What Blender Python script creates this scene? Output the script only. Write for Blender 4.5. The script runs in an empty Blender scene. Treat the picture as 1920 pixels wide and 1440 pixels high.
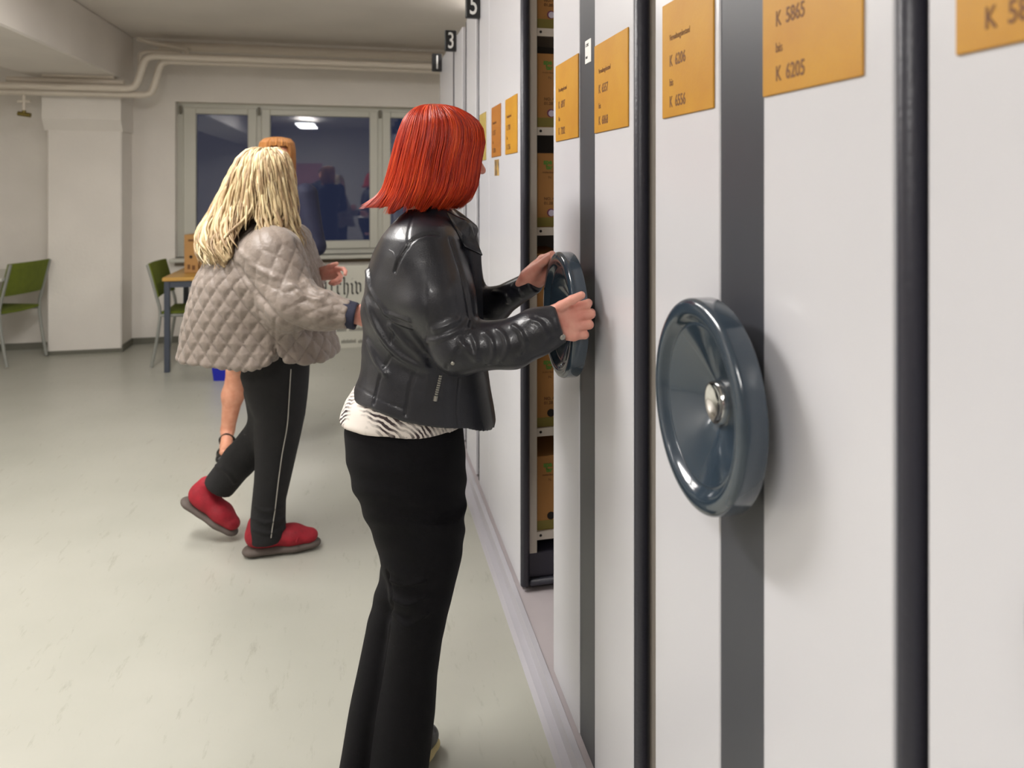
import bpy, math, random
import numpy as np
from mathutils import Vector, Matrix
from mathutils.bvhtree import BVHTree

random.seed(7)
rng = np.random.default_rng(7)
S = bpy.context.scene
COL = S.collection

# ------------------------------------------------------------------ camera
FPX, PX, HY, PSI, CAMH = 1450.0, 1040.0, 345.0, math.radians(14.1), 1.5
CS, SN = math.cos(PSI), math.sin(PSI)
cam_d = bpy.data.cameras.new('camera')
cam = bpy.data.objects.new('camera', cam_d)
COL.objects.link(cam)
cam.location = (0, 0, CAMH)
cam.rotation_euler = (math.radians(90), 0, -PSI)
cam_d.sensor_fit = 'HORIZONTAL'
cam_d.sensor_width = 36
cam_d.lens = FPX / 1920 * 36
cam_d.shift_x = (960 - PX) / 1920
cam_d.shift_y = -(720 - HY) / 1920
cam_d.clip_start = 0.05
cam_d.dof.use_dof = True
cam_d.dof.focus_distance = 1.95
cam_d.dof.aperture_fstop = 3.6
S.camera = cam

# ------------------------------------------------------------------ view, world
S.view_settings.view_transform = 'Standard'
S.view_settings.look = 'None'
S.view_settings.gamma = 1
S.view_settings.use_curve_mapping = False
S.view_settings.exposure = 0.0
W = bpy.data.worlds.new('night')
S.world = W
W.use_nodes = True
W.node_tree.nodes['Background'].inputs[0].default_value = (0.020, 0.024, 0.048, 1)
W.node_tree.nodes['Background'].inputs[1].default_value = 1.0
S.cycles.max_bounces = 8
S.cycles.diffuse_bounces = 5
S.cycles.use_denoising = True

# ------------------------------------------------------------------ ceiling lamps (x, y, yaw, watts)
LAMPS = [(-1.1, -0.9, 0, 46), (-1.1, 2.5, 0, 57), (-1.1, 4.25, 0, 14), (1.05, 5.35, 0, 20), (-3.5, 2.6, 0, 40)]
CEIL = 2.87

# ------------------------------------------------------------------ helpers
def L2W(p):
    """camera-aligned ground frame (right, forward, height) -> world"""
    p = np.asarray(p, float)
    x, y, z = p[..., 0], p[..., 1], p[..., 2]
    return np.stack([x * CS + y * SN, -x * SN + y * CS, z], -1)

def W2L(p):
    p = np.asarray(p, float)
    x, y, z = p[..., 0], p[..., 1], p[..., 2]
    return np.stack([x * CS - y * SN, x * SN + y * CS, z], -1)

def Q(u, v, Z):
    """photo direction (u, v) at forward distance Z -> camera-aligned frame"""
    return np.array([(u - PX) / FPX * Z, Z, CAMH + (HY - v) / FPX * Z])

def QW(u, v, Z):
    return L2W(Q(u, v, Z))

def uX(u, Y):
    return Y * math.tan(math.atan((u - PX) / FPX) + PSI)

def lin(c):
    out = []
    for x in c[:3]:
        x = x / 255.0
        out.append(x / 12.92 if x <= 0.04045 else ((x + 0.055) / 1.055) ** 2.4)
    return tuple(out) + (1.0,)

def mat(name, rgb, rough=0.5, metal=0.0, noise=0.0, nscale=8.0, bump=0.0, bscale=60.0, coat=0.0, spec=0.5,
        rgb2=None, stretch=None, rough_var=0.0, coord='Object', emit=None):
    m = bpy.data.materials.new(name)
    m.use_nodes = True
    nt = m.node_tree
    b = nt.nodes['Principled BSDF']
    c = lin(rgb)
    b.inputs['Base Color'].default_value = c
    b.inputs['Roughness'].default_value = rough
    b.inputs['Metallic'].default_value = metal
    b.inputs['Coat Weight'].default_value = coat
    b.inputs['Specular IOR Level'].default_value = spec
    tc = nt.nodes.new('ShaderNodeTexCoord')
    src = tc.outputs[coord]
    if stretch:
        mp = nt.nodes.new('ShaderNodeMapping')
        mp.inputs['Scale'].default_value = stretch
        nt.links.new(src, mp.inputs['Vector'])
        src = mp.outputs['Vector']
    if noise or rgb2:
        n = nt.nodes.new('ShaderNodeTexNoise')
        n.inputs['Scale'].default_value = nscale
        n.inputs['Detail'].default_value = 6
        nt.links.new(src, n.inputs['Vector'])
        r = nt.nodes.new('ShaderNodeValToRGB')
        r.color_ramp.elements[0].position = 0.3
        r.color_ramp.elements[1].position = 0.7
        if rgb2:
            r.color_ramp.elements[0].color = lin(rgb2)
            r.color_ramp.elements[1].color = c
        else:
            r.color_ramp.elements[0].color = tuple(x * (1 - noise) for x in c[:3]) + (1,)
            r.color_ramp.elements[1].color = tuple(min(1, x * (1 + noise * 0.5)) for x in c[:3]) + (1,)
        nt.links.new(n.outputs['Fac'], r.inputs['Fac'])
        nt.links.new(r.outputs['Color'], b.inputs['Base Color'])
        if rough_var:
            mr = nt.nodes.new('ShaderNodeMapRange')
            mr.inputs['To Min'].default_value = rough - rough_var
            mr.inputs['To Max'].default_value = rough + rough_var
            nt.links.new(n.outputs['Fac'], mr.inputs['Value'])
            nt.links.new(mr.outputs['Result'], b.inputs['Roughness'])
    if bump:
        n2 = nt.nodes.new('ShaderNodeTexNoise')
        n2.inputs['Scale'].default_value = bscale
        n2.inputs['Detail'].default_value = 4
        nt.links.new(src, n2.inputs['Vector'])
        bp = nt.nodes.new('ShaderNodeBump')
        bp.inputs['Strength'].default_value = bump
        bp.inputs['Distance'].default_value = 0.01
        nt.links.new(n2.outputs['Fac'], bp.inputs['Height'])
        nt.links.new(bp.outputs['Normal'], b.inputs['Normal'])
    if emit:
        b.inputs['Emission Color'].default_value = (1, .97, .93, 1)
        b.inputs['Emission Strength'].default_value = emit
    return m

def tag(o, label=None, cat=None, group=None, kind=None):
    if label: o['label'] = label
    if cat: o['category'] = cat
    if group: o['group'] = group
    if kind: o['kind'] = kind
    return o

def link(name, me, m=None, parent=None, smooth=False, angle=None):
    o = bpy.data.objects.new(name, me)
    COL.objects.link(o)
    if m is not None and hasattr(me, 'materials') and len(me.materials) == 0:
        me.materials.append(m)
    if parent is not None:
        o.parent = parent
    if smooth and hasattr(me, 'polygons'):
        me.polygons.foreach_set('use_smooth', [True] * len(me.polygons))
        if angle is not None:
            try:
                me.set_sharp_from_angle(angle=math.radians(angle))
            except Exception:
                pass
    return o

def empty(name, loc, label=None, cat=None, group=None, kind=None):
    o = bpy.data.objects.new(name, None)
    COL.objects.link(o)
    o.location = tuple(loc)
    o.empty_display_size = 0.05
    return tag(o, label, cat, group, kind)

class MB:
    """collects shapes into one mesh; coordinates are world minus the parent's location"""
    def __init__(self, off=(0, 0, 0)):
        self.v, self.f, self.off = [], [], np.array(off, float)
    def add(self, vs, fs):
        n = len(self.v)
        self.v += [tuple(np.asarray(p, float) - self.off) for p in vs]
        self.f += [tuple(i + n for i in f) for f in fs]
        return self
    def box(self, a, b, bev=0.0, M=None):
        a, b = np.minimum(a, b).astype(float), np.maximum(a, b).astype(float)
        if bev <= 0:
            vs = [(x, y, z) for x in (a[0], b[0]) for y in (a[1], b[1]) for z in (a[2], b[2])]
            fs = [(0, 1, 3, 2), (4, 6, 7, 5), (0, 4, 5, 1), (2, 3, 7, 6), (0, 2, 6, 4), (1, 5, 7, 3)]
        else:
            bev = min(bev, *(0.49 * (b - a)))
            vs, idx = [], {}
            for sx in (0, 1):
                for sy in (0, 1):
                    for sz in (0, 1):
                        c = [(a, b)[s][i] for i, s in enumerate((sx, sy, sz))]
                        ins = [c[i] + (bev if s == 0 else -bev) for i, s in enumerate((sx, sy, sz))]
                        for ax in range(3):
                            p = list(ins); p[ax] = c[ax]
                            idx[(sx, sy, sz, ax)] = len(vs); vs.append(tuple(p))
            fs = []
            for ax in range(3):
                o1, o2 = [i for i in range(3) if i != ax]
                for s in (0, 1):
                    q = []
                    for (p1, p2) in ((0, 0), (1, 0), (1, 1), (0, 1)):
                        k = [0, 0, 0]; k[ax] = s; k[o1] = p1; k[o2] = p2
                        q.append(idx[(k[0], k[1], k[2], ax)])
                    if (s == 1) == (ax == 1): q = q[::-1]
                    fs.append(tuple(q))
            for ax in range(3):
                o1, o2 = [i for i in range(3) if i != ax]
                for p1 in (0, 1):
                    for p2 in (0, 1):
                        k0 = [0, 0, 0]; k0[o1] = p1; k0[o2] = p2
                        k1 = list(k0); k1[ax] = 1
                        q = (idx[tuple(k0) + (o1,)], idx[tuple(k1) + (o1,)], idx[tuple(k1) + (o2,)], idx[tuple(k0) + (o2,)])
                        fs.append(q)
            for sx in (0, 1):
                for sy in (0, 1):
                    for sz in (0, 1):
                        fs.append(tuple(idx[(sx, sy, sz, k)] for k in range(3)))
        if M is not None:
            vs = [tuple(M @ Vector(p)) for p in vs]
        return self.add(vs, fs)
    def tube(self, pts, r, n=12, cap=True, flat=1.0):
        pts = [np.asarray(p, float) for p in pts]
        rs = [r] * len(pts) if np.isscalar(r) else list(r)
        vs, fs = [], []
        T = []
        for i in range(len(pts)):
            d = pts[min(i + 1, len(pts) - 1)] - pts[max(i - 1, 0)]
            T.append(d / (np.linalg.norm(d) + 1e-9))
        up = np.array([0, 0, 1.0]) if abs(T[0][2]) < 0.9 else np.array([1.0, 0, 0])
        nrm = np.cross(T[0], up); nrm /= np.linalg.norm(nrm)
        for i, p in enumerate(pts):
            nrm = nrm - T[i] * nrm.dot(T[i]); nrm /= (np.linalg.norm(nrm) + 1e-9)
            bi = np.cross(T[i], nrm)
            for k in range(n):
                a = 2 * math.pi * k / n
                vs.append(p + rs[i] * (math.cos(a) * nrm + flat * math.sin(a) * bi))
        for i in range(len(pts) - 1):
            for k in range(n):
                k2 = (k + 1) % n
                fs.append((i * n + k, i * n + k2, (i + 1) * n + k2, (i + 1) * n + k))
        if cap:
            fs.append(tuple(range(n))[::-1])
            fs.append(tuple(range((len(pts) - 1) * n, len(pts) * n)))
        return self.add(vs, fs)
    def lathe(self, prof, M, n=64):
        """prof: (axial, radius) list; axis = local x of M"""
        vs, fs = [], []
        for (a, r) in prof:
            for k in range(n):
                t = 2 * math.pi * k / n
                vs.append(tuple(M @ Vector((a, r * math.cos(t), r * math.sin(t)))))
        for i in range(len(prof) - 1):
            for k in range(n):
                k2 = (k + 1) % n
                fs.append((i * n + k, i * n + k2, (i + 1) * n + k2, (i + 1) * n + k))
        return self.add(vs, fs)
    def prism(self, poly, y0, y1, plane='XZ'):
        """extruded outline; poly in (x,z) for XZ, (y,z) for YZ, (x,y) for XY"""
        n = len(poly)
        def P(p, d):
            return {'XZ': (p[0], d, p[1]), 'YZ': (d, p[0], p[1]), 'XY': (p[0], p[1], d)}[plane]
        vs = [P(p, y0) for p in poly] + [P(p, y1) for p in poly]
        fs = [tuple(range(n))[::-1], tuple(range(n, 2 * n))]
        for i in range(n):
            j = (i + 1) % n
            fs.append((i, j, n + j, n + i))
        return self.add(vs, fs)
    def build(self, name, m, parent=None, smooth=False, angle=40, fix=True):
        me = bpy.data.meshes.new(name)
        me.from_pydata(self.v, [], self.f)
        if fix:
            import bmesh
            bm = bmesh.new(); bm.from_mesh(me)
            bmesh.ops.recalc_face_normals(bm, faces=bm.faces[:])
            bm.to_mesh(me); bm.free()
        me.update()
        return link(name, me, m, parent, smooth, angle)

def smoothpath(pts, n=8):
    pts = [np.asarray(p, float) for p in pts]
    P = [2 * pts[0] - pts[1]] + pts + [2 * pts[-1] - pts[-2]]
    out = []
    for i in range(1, len(P) - 2):
        for k in range(n):
            t = k / n
            a, b, c, d = P[i - 1], P[i], P[i + 1], P[i + 2]
            out.append(0.5 * ((2 * b) + (c - a) * t + (2 * a - 5 * b + 4 * c - d) * t * t + (3 * b - a - 3 * c + d) * t ** 3))
    out.append(pts[-1])
    return out

FACE_W = Matrix(((0, 0, -1), (-1, 0, 0), (0, 1, 0)))      # text on a plane that faces -X, reading towards -Y
FACE_S = Matrix(((1, 0, 0), (0, 0, -1), (0, 1, 0)))       # text on a plane that faces -Y, reading towards +X

def text(body, size, loc, R, m, parent, name='lettering', sx=1.0, bold=0.0, align='LEFT', ext=0.0003):
    cu = bpy.data.curves.new(name, 'FONT')
    cu.body = body
    cu.size = size
    cu.extrude = ext
    cu.offset = bold
    cu.align_x = align
    cu.resolution_u = 3
    cu.materials.append(m)
    tmp = bpy.data.objects.new('t', cu)
    COL.objects.link(tmp)
    me = bpy.data.meshes.new_from_object(tmp)
    bpy.data.objects.remove(tmp)
    me.name = name
    o = bpy.data.objects.new(name, me)
    COL.objects.link(o)
    if parent is not None:
        o.parent = parent
    o.rotation_euler = R.to_euler()
    o.location = loc
    o.scale = (sx, 1, 1)
    return o
# ------------------------------------------------------------------ room materials
M_wall = mat('white_wall_paint', (226, 221, 214), 0.7, noise=0.05, nscale=2.5, bump=0.15, bscale=40)
M_ceil = mat('ceiling_paint', (222, 216, 209), 0.8, noise=0.05, nscale=2, bump=0.1, bscale=30)
M_base = mat('grey_baseboard', (104, 103, 92), 0.5)
M_frame = mat('window_frame_paint', (196, 195, 184), 0.35)
M_sillshade = mat('sill_shade_brown', (140, 125, 108), 0.4, noise=.1)
M_pipe = mat('pipe_paint', (216, 207, 194), 0.35)
M_dark = mat('dark_recess', (60, 52, 42), 0.8)

def floor_mat():
    m = bpy.data.materials.new('linoleum'); m.use_nodes = True
    nt = m.node_tree; b = nt.nodes['Principled BSDF']; N = nt.nodes.new; Lk = nt.links.new
    tc = N('ShaderNodeTexCoord')
    n1 = N('ShaderNodeTexNoise'); n1.inputs['Scale'].default_value = 1.1; n1.inputs['Detail'].default_value = 5
    mp = N('ShaderNodeMapping'); mp.inputs['Rotation'].default_value = (0, 0, 0.5); mp.inputs['Scale'].default_value = (9, 2.0, 1)
    n2 = N('ShaderNodeTexNoise'); n2.inputs['Scale'].default_value = 3.0; n2.inputs['Detail'].default_value = 8; n2.inputs['Roughness'].default_value = .7
    Lk(tc.outputs['Object'], n1.inputs['Vector']); Lk(tc.outputs['Object'], mp.inputs['Vector']); Lk(mp.outputs['Vector'], n2.inputs['Vector'])
    r1 = N('ShaderNodeValToRGB')
    r1.color_ramp.elements[0].position = .3; r1.color_ramp.elements[1].position = .7
    r1.color_ramp.elements[0].color = lin((164, 164, 153)); r1.color_ramp.elements[1].color = lin((178, 177, 167))
    Lk(n1.outputs['Fac'], r1.inputs['Fac'])
    r2 = N('ShaderNodeValToRGB')
    r2.color_ramp.elements[0].position = .30; r2.color_ramp.elements[1].position = .42
    r2.color_ramp.elements[0].color = (0.80, 0.79, 0.76, 1); r2.color_ramp.elements[1].color = (1, 1, 1, 1)
    Lk(n2.outputs['Fac'], r2.inputs['Fac'])
    mx = N('ShaderNodeMix'); mx.data_type = 'RGBA'; mx.blend_type = 'MULTIPLY'; mx.inputs[0].default_value = 1
    Lk(r1.outputs['Color'], mx.inputs[6]); Lk(r2.outputs['Color'], mx.inputs[7])
    Lk(mx.outputs[2], b.inputs['Base Color'])
    mr = N('ShaderNodeMapRange'); mr.inputs['To Min'].default_value = .24; mr.inputs['To Max'].default_value = .40
    Lk(n2.outputs['Fac'], mr.inputs['Value']); Lk(mr.outputs['Result'], b.inputs['Roughness'])
    bp = N('ShaderNodeBump'); bp.inputs['Strength'].default_value = .05; bp.inputs['Distance'].default_value = .01
    Lk(n2.outputs['Fac'], bp.inputs['Height']); Lk(bp.outputs['Normal'], b.inputs['Normal'])
    return m
M_floor = floor_mat()

XL, XR, YB, YF = -4.4, 2.3, -3.4, 7.97
def struct(name, mb, m, smooth=False):
    return tag(mb.build(name, m, None, smooth), kind='structure')
struct('floor', MB().box((XL, YB, -0.1), (XR, YF + .4, 0)), M_floor)
struct('ceiling', MB().box((XL, YB, CEIL), (XR, YF + .4, CEIL + .1)), M_ceil)
struct('wall_left', MB().box((XL - .1, YB, 0), (XL, YF + .4, CEIL)), M_wall)
struct('wall_right', MB().box((XR, YB, 0), (XR + .1, YF + .4, CEIL)), M_wall)
struct('wall_back', MB().box((XL, YB - .1, 0), (XR, YB, CEIL)), M_wall)
# far wall with the window opening
WX0, WX1, WZ0, WZ1 = -1.70, 0.93, 0.80, 2.28
mb = MB()
mb.box((XL, YF, 0), (WX0, YF + .3, CEIL)); mb.box((WX1, YF, 0), (XR, YF + .3, CEIL))
mb.box((WX0, YF, 0), (WX1, YF + .3, WZ0)); mb.box((WX0, YF, WZ1), (WX1, YF + .3, CEIL))
struct('wall_far', mb, M_wall)
# the beam under the ceiling and its pillar
BX0, BX1 = -2.80, -2.06
struct('trim_1', MB().box((BX0, YB, 2.44), (BX1, YF, CEIL), 0.012), M_ceil)['label'] = 'broad white ceiling beam running to the pillar'
PX0, PX1, PY = -2.66, -2.07, 7.645
mb = MB().box((PX0, PY, 0), (PX1, YF, 2.0), 0.01)
mb.prism([(PY, 1.97), (PY - .06, 2.07), (PY - .06, 2.45), (YF, 2.45), (YF, 1.97)], PX0 - .02, PX1 + .01, 'YZ')
struct('trim_2', mb, M_wall)['label'] = 'square white wall pillar under the beam'
# baseboards
mb = MB()
mb.box((XL, YF - .012, 0), (PX0, YF, .06)); mb.box((PX1, YF - .012, 0), (XR, YF, .06))
struct('baseboard_far', mb, M_base)
mb = MB()
mb.box((PX0 - .012, PY - .012, 0), (PX1 + .012, PY, .035)); mb.box((PX1, PY, 0), (PX1 + .012, YF - .012, .06)); mb.box((PX0 - .012, PY, 0), (PX0, YF - .012, .06))
struct('baseboard_pillar', mb, M_base)
struct('baseboard_left', MB().box((XL, YB, 0), (XL + .012, YF, .06)), M_base)

# window: frame, three sashes, panes, sill, handle plates
win = empty('window_1', (WX0, YF + .12, WZ0), kind='structure')
off = win.location
FY0, FY1 = YF + .10, YF + .17
G = [(uX(368, FY0), uX(465, FY0)), (uX(507, FY0), uX(693, FY0)), (uX(732, FY0), uX(732, FY0) + .50)]
GZ0, GZ1 = 0.93, 2.175
mb = MB(off)
mb.box((WX0, FY0, WZ0), (WX1, FY1, WZ0 + .05)); mb.box((WX0, FY0, WZ1 - .045), (WX1, FY1, WZ1))
mb.box((WX0, FY0, WZ0 + .05), (WX0 + .055, FY1, WZ1 - .045)); mb.box((WX1 - .055, FY0, WZ0 + .05), (WX1, FY1, WZ1 - .045))
for a, b in ((G[0][1], G[1][0]), (G[1][1], G[2][0])):
    c = (a + b) / 2
    mb.box((c - .022, FY0, WZ0 + .05), (c + .022, FY1, WZ1 - .045))
mb.build('window_frame', M_frame, win)
M_glass = bpy.data.materials.new('window_glass'); M_glass.use_nodes = True
b = M_glass.node_tree.nodes['Principled BSDF']
b.inputs['Base Color'].default_value = (.93, .96, 1, 1); b.inputs['Roughness'].default_value = 0.01
b.inputs['Transmission Weight'].default_value = 1; b.inputs['IOR'].default_value = 1.52
mids = [WX0 + .055, (G[0][1] + G[1][0]) / 2, (G[1][1] + G[2][0]) / 2, WX1 - .055]
for i, (a, b_) in enumerate(G):
    x0 = mids[i] + (.0 if i == 0 else .022); x1 = mids[i + 1] - (.0 if i == 2 else .022)
    z0, z1 = WZ0 + .05, WZ1 - .045
    s = MB(off)
    s.box((x0, FY0 - .02, z0), (a, FY1 - .01, z1), .006); s.box((b_, FY0 - .02, z0), (x1, FY1 - .01, z1), .006)
    s.box((a, FY0 - .02, z0), (b_, FY1 - .01, GZ0), .006); s.box((a, FY0 - .02, GZ1), (b_, FY1 - .01, z1), .006)
    so = s.build('window_sash', M_frame, win)
    MB(off).box((a - .005, FY0 + .02, GZ0 - .005), (b_ + .005, FY0 + .026, GZ1 + .005)).build('pane', M_glass, so)
    MB(off).box((a - .01, FY0 + .04, GZ0 - .01), (b_ + .01, FY0 + .046, GZ1 + .01)).build('pane', M_glass, so)
M_hinge = mat('hinge_grey', (110, 105, 92), .4)
for x in (WX0 + .03, mids[1], mids[2]):
    MB(off).box((x - .012, FY0 - .03, WZ1 - .11), (x + .012, FY0 - .005, WZ1 - .03), .004).build('hinge_cap', M_hinge, win)
MB(off).box((WX0 - .03, YF - .13, WZ0 - .035), (WX1 + .03, FY0 + .02, WZ0), .008).build('window_sill', M_frame, win)
MB(off).box((WX0, YF - .02, WZ0 - .075), (WX1, YF - .002, WZ0 - .035)).build('sill_shade_strip', M_sillshade, win)  # brown strip on the wall; the shade under the sill is its colour

# ------------------------------------------------------------------ ceiling lamps
M_lampbody = mat('lamp_housing', (225, 225, 222), .4)
M_tube = mat('lit_diffuser', (255, 253, 248), .5, emit=9.0)
names = ['white fluorescent ceiling lamp mirrored in the dark window', 'white fluorescent ceiling lamp above the red-haired person',
         'white fluorescent ceiling lamp above the walkway near the window wall', 'white ceiling lamp behind the far numbered shelving ends',
         'white fluorescent ceiling lamp left of the big beam']
for i, (x, y, yaw, wt) in enumerate(LAMPS):
    e = empty('ceiling_lamp', (x, y, CEIL), names[i], 'lamp', 'fluorescent ceiling lamps')
    o = e.location
    mb = MB(o).box((x - .20, y - .72, CEIL - .13), (x + .20, y + .72, CEIL - .09), .01)
    for yy in (y - .5, y + .5): mb.tube([(x, yy, CEIL - .09), (x, yy, CEIL)], .008, 8)
    mb.build('lamp_housing', M_lampbody, e)
    MB(o).box((x - .185, y - .70, CEIL - .145), (x + .185, y + .70, CEIL - .13), .004).build('lit_diffuser', M_tube, e)
    ld = bpy.data.lights.new('lamp_light', 'AREA'); ld.shape = 'RECTANGLE'; ld.size = .36; ld.size_y = 1.38; ld.energy = wt
    ld.color = (1.0, .975, .955)
    lo = bpy.data.objects.new('lamp_light', ld); COL.objects.link(lo); lo.parent = e; lo.location = (0, 0, -.155)
    ld2 = bpy.data.lights.new('ceiling_fill_light', 'AREA'); ld2.shape = 'RECTANGLE'; ld2.size = .3; ld2.size_y = 1.3; ld2.energy = wt * .42; ld2.color = (1.0, .975, .955)  # extra upward light, added to brighten the ceiling
    lo2 = bpy.data.objects.new('ceiling_fill_light', ld2); COL.objects.link(lo2); lo2.parent = e; lo2.location = (0, 0, -.08); lo2.rotation_euler = (math.pi, 0, 0)

# ------------------------------------------------------------------ pipes
YP = 7.50
def zP(u, v, Y=YP):
    X = uX(u, Y); Z = X * SN + Y * CS
    return (X, Y, CAMH + (HY - v) / FPX * Z)
def pipe(pts, r, label, Ys=None):
    Ys = Ys or [YP] * len(pts)
    P3 = [zP(u, v, Y) for (u, v), Y in zip(pts, Ys)]
    o = MB().tube(smoothpath(P3, 8), r, 14).build('heating_pipe', M_pipe, None, True, 60)
    return tag(o, label, 'pipe')
zlow = zP(200, 176)[2]; zhi = zP(333, 115)[2]
def hp(P3, r, label):
    return tag(MB().tube(P3, r, 14).build('heating_pipe', M_pipe, None, True, 60), label, 'pipe')
def elbow(ax, az, bx, bz, Y, x0, x1, n=8):
    c = smoothpath([(ax, Y, az), (ax + (bx - ax) * .33, Y, az + (bz - az) * .14), (ax + (bx - ax) * .67, Y, bz - (bz - az) * .14), (bx, Y, bz)], n)
    return [np.array((x0, Y, az)), np.array(((x0 + ax) / 2, Y, az))] + c + [np.array(((bx + x1) / 2, Y, bz)), np.array((x1, Y, bz))]
hp(elbow(uX(272, YP), zlow, uX(315, YP), zhi, YP, XL, XR), .030, 'lowest white heating pipe, stepping up right of the pillar and running over the window')
Yb = 7.42
hp(elbow(uX(240, Yb), zP(200, 165, Yb)[2], uX(288, Yb), zP(300, 106, Yb)[2], Yb, XL, XR), .030, 'white heating pipe just above the lowest one, in front of the pillar')
z3 = zP(150, 153, YP)[2]
hp([(PX0 - .25, YP, z3), (PX1 + .06, YP, z3)], .028, 'short white pipe tight under the beam at the pillar')
z4 = zP(150, 138, YP)[2]
hp([(PX0 + .02, YP + .02, z4), (PX1 - .02, YP + .02, z4)], .045, 'thick short white pipe between beam and pillar top')
Ye = 7.7
hp(smoothpath([zP(258, 72, Ye), zP(285, 80, Ye), zP(335, 90, Ye), zP(349, 96, Ye), zP(350, 112, Ye)], 8), .02, 'thin white pipe bending down at the ceiling corner')
hp(smoothpath([zP(262, 150, Ye), zP(262, 110, Ye), zP(268, 98, Ye), zP(300, 97, Ye), zP(340, 99, Ye)], 8), .018, 'thin white pipe rising beside the ceiling beam')
z6 = zP(500, 94, 7.8)[2]
hp([(-1.80, 7.8, z6), (XR, 7.8, z6)], .045, 'thick white pipe right under the ceiling above the window')
z7 = zP(500, 112, 7.6)[2]
hp([(-1.5, 7.6, z7), (XR, 7.6, z7)], .030, 'upper middle white pipe above the window, second from the bottom')
# drain valve under the low pipe
M_brass = mat('brass', (120, 105, 50), .35, metal=.6)
vx = uX(45, YP); zt = zP(45, 172)[2]
e = empty('drain_valve', (vx, YP, zt - .2), 'small valve with brass tap hanging under the low pipe on the left', 'valve')
MB(e.location).tube([(vx, YP, zt - .01), (vx, YP, zt - .16)], .012, 10).tube([(vx - .05, YP, zt - .08), (vx + .05, YP, zt - .08)], .012, 8).build('valve_stem', M_pipe, e, True)
MB(e.location).tube([(vx, YP, zt - .16), (vx, YP, zt - .2)], .016, 10).tube([(vx - .045, YP, zt - .185), (vx + .05, YP, zt - .2)], .02, 10).build('brass_tap', M_brass, e, True)
# ------------------------------------------------------------------ mobile shelving
M_panel = mat('cabinet_white_laminate', (208, 208, 213), 0.24, noise=0.02, nscale=1.5)
M_strip = mat('strip_dark_grey', (66, 68, 74), 0.38, noise=.08, nscale=3)
M_gask = mat('black_rubber', (48, 48, 58), 0.40, bump=.1, bscale=120)
M_post = mat('cream_steel', (205, 196, 184), 0.45)
M_wheel = mat('wheel_blue_grey', (48, 61, 73), 0.15, coat=.5)
M_chrome = mat('chrome', (225, 225, 225), 0.08, metal=1)
M_steel = mat('grey_steel', (140, 140, 142), 0.35, metal=.7)
M_label = mat('label_yellow', (190, 138, 22), 0.5, rgb2=(180, 124, 14), nscale=9, bump=.04, bscale=200)
M_label_o = mat('label_orange', (170, 108, 30), 0.5, rgb2=(160, 98, 24), nscale=9)
M_label_p = mat('label_pale', (176, 154, 82), 0.45, rgb2=(168, 144, 70), nscale=9)
M_ink = mat('brown_ink', (112, 72, 34), 0.6)
M_black = mat('black_plastic', (26, 26, 28), 0.4)
M_white = mat('white_print', (225, 225, 222), 0.5)
M_core = mat('shelf_body_grey', (120, 116, 112), 0.6)
M_base2 = mat('dark_blue_grey_plinth', (50, 48, 60), 0.5)
M_plat = mat('platform_grey', (176, 168, 170), 0.45, noise=.06, nscale=4, bump=.1, bscale=30)
M_alu = mat('aluminium_profile', (172, 170, 176), 0.4, metal=.0)

D = .556           # the plane of the cabinet fronts
ZT, ZB = 2.385, .058
def tt(u, d=D):    # photo column on the plane x=d -> y
    dx = u - 676.0
    Z = FPX * d / (CS * dx)
    return (Z - d * SN) / CS

# raised track platform
plat = MB((.53, 0, 0)).box((.53, -1.2, 0), (XR, 5.75, .045)).build('track_platform', M_plat)
plat.location = (.53, 0, 0)
tag(plat, 'low grey platform carrying the rolling shelves', 'platform')
edge = MB((.5, 0, 0))
edge.prism([(.488, 0), (.50, .014), (.522, .016), (.528, .047), (.545, .049), (.545, .0455), (.5295, .0455), (.5295, 0)], -1.2, 5.75, 'XZ')
e_ = edge.build('edge_profile', M_alu, plat); e_.location = (-.03, 0, 0)

def label_plate(par, t0, t1, z0, z1, lines, m=None, head=True, soft=1.0):
    """lines: two shelf-mark strings, t0 < t1 (t1 = left edge in the photo)"""
    off = par.location
    th = .0035
    lp = MB(off).box((D - th, t0, z0), (D, t1, z1), .001).build('label_plate', m or M_label, par)
    x = D - th - .0002
    def put(s, y, z, sz, sx=1.0, bold=0.0):
        text(s, sz, (x - off[0], y - off[1], z - off[2]), FACE_W, M_ink, lp, sx=sx, bold=bold)
    left = t1 - .036
    if lines:
        put('Verwaltungsbestand', left, z0 + .140, .0165, .68)
        put(lines[0].split()[0], left, z0 + .093, .029, .75, .0004)
        put(lines[0].split()[1], left - .026, z0 + .093, .029, .80, .0004)
        put('bis', left, z0 + .057, .019, .85, .0002)
        put(lines[1].split()[0], left, z0 + .018, .029, .75, .0004)
        put(lines[1].split()[1], left - .026, z0 + .018, .029, .80, .0004)
    return lp

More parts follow.
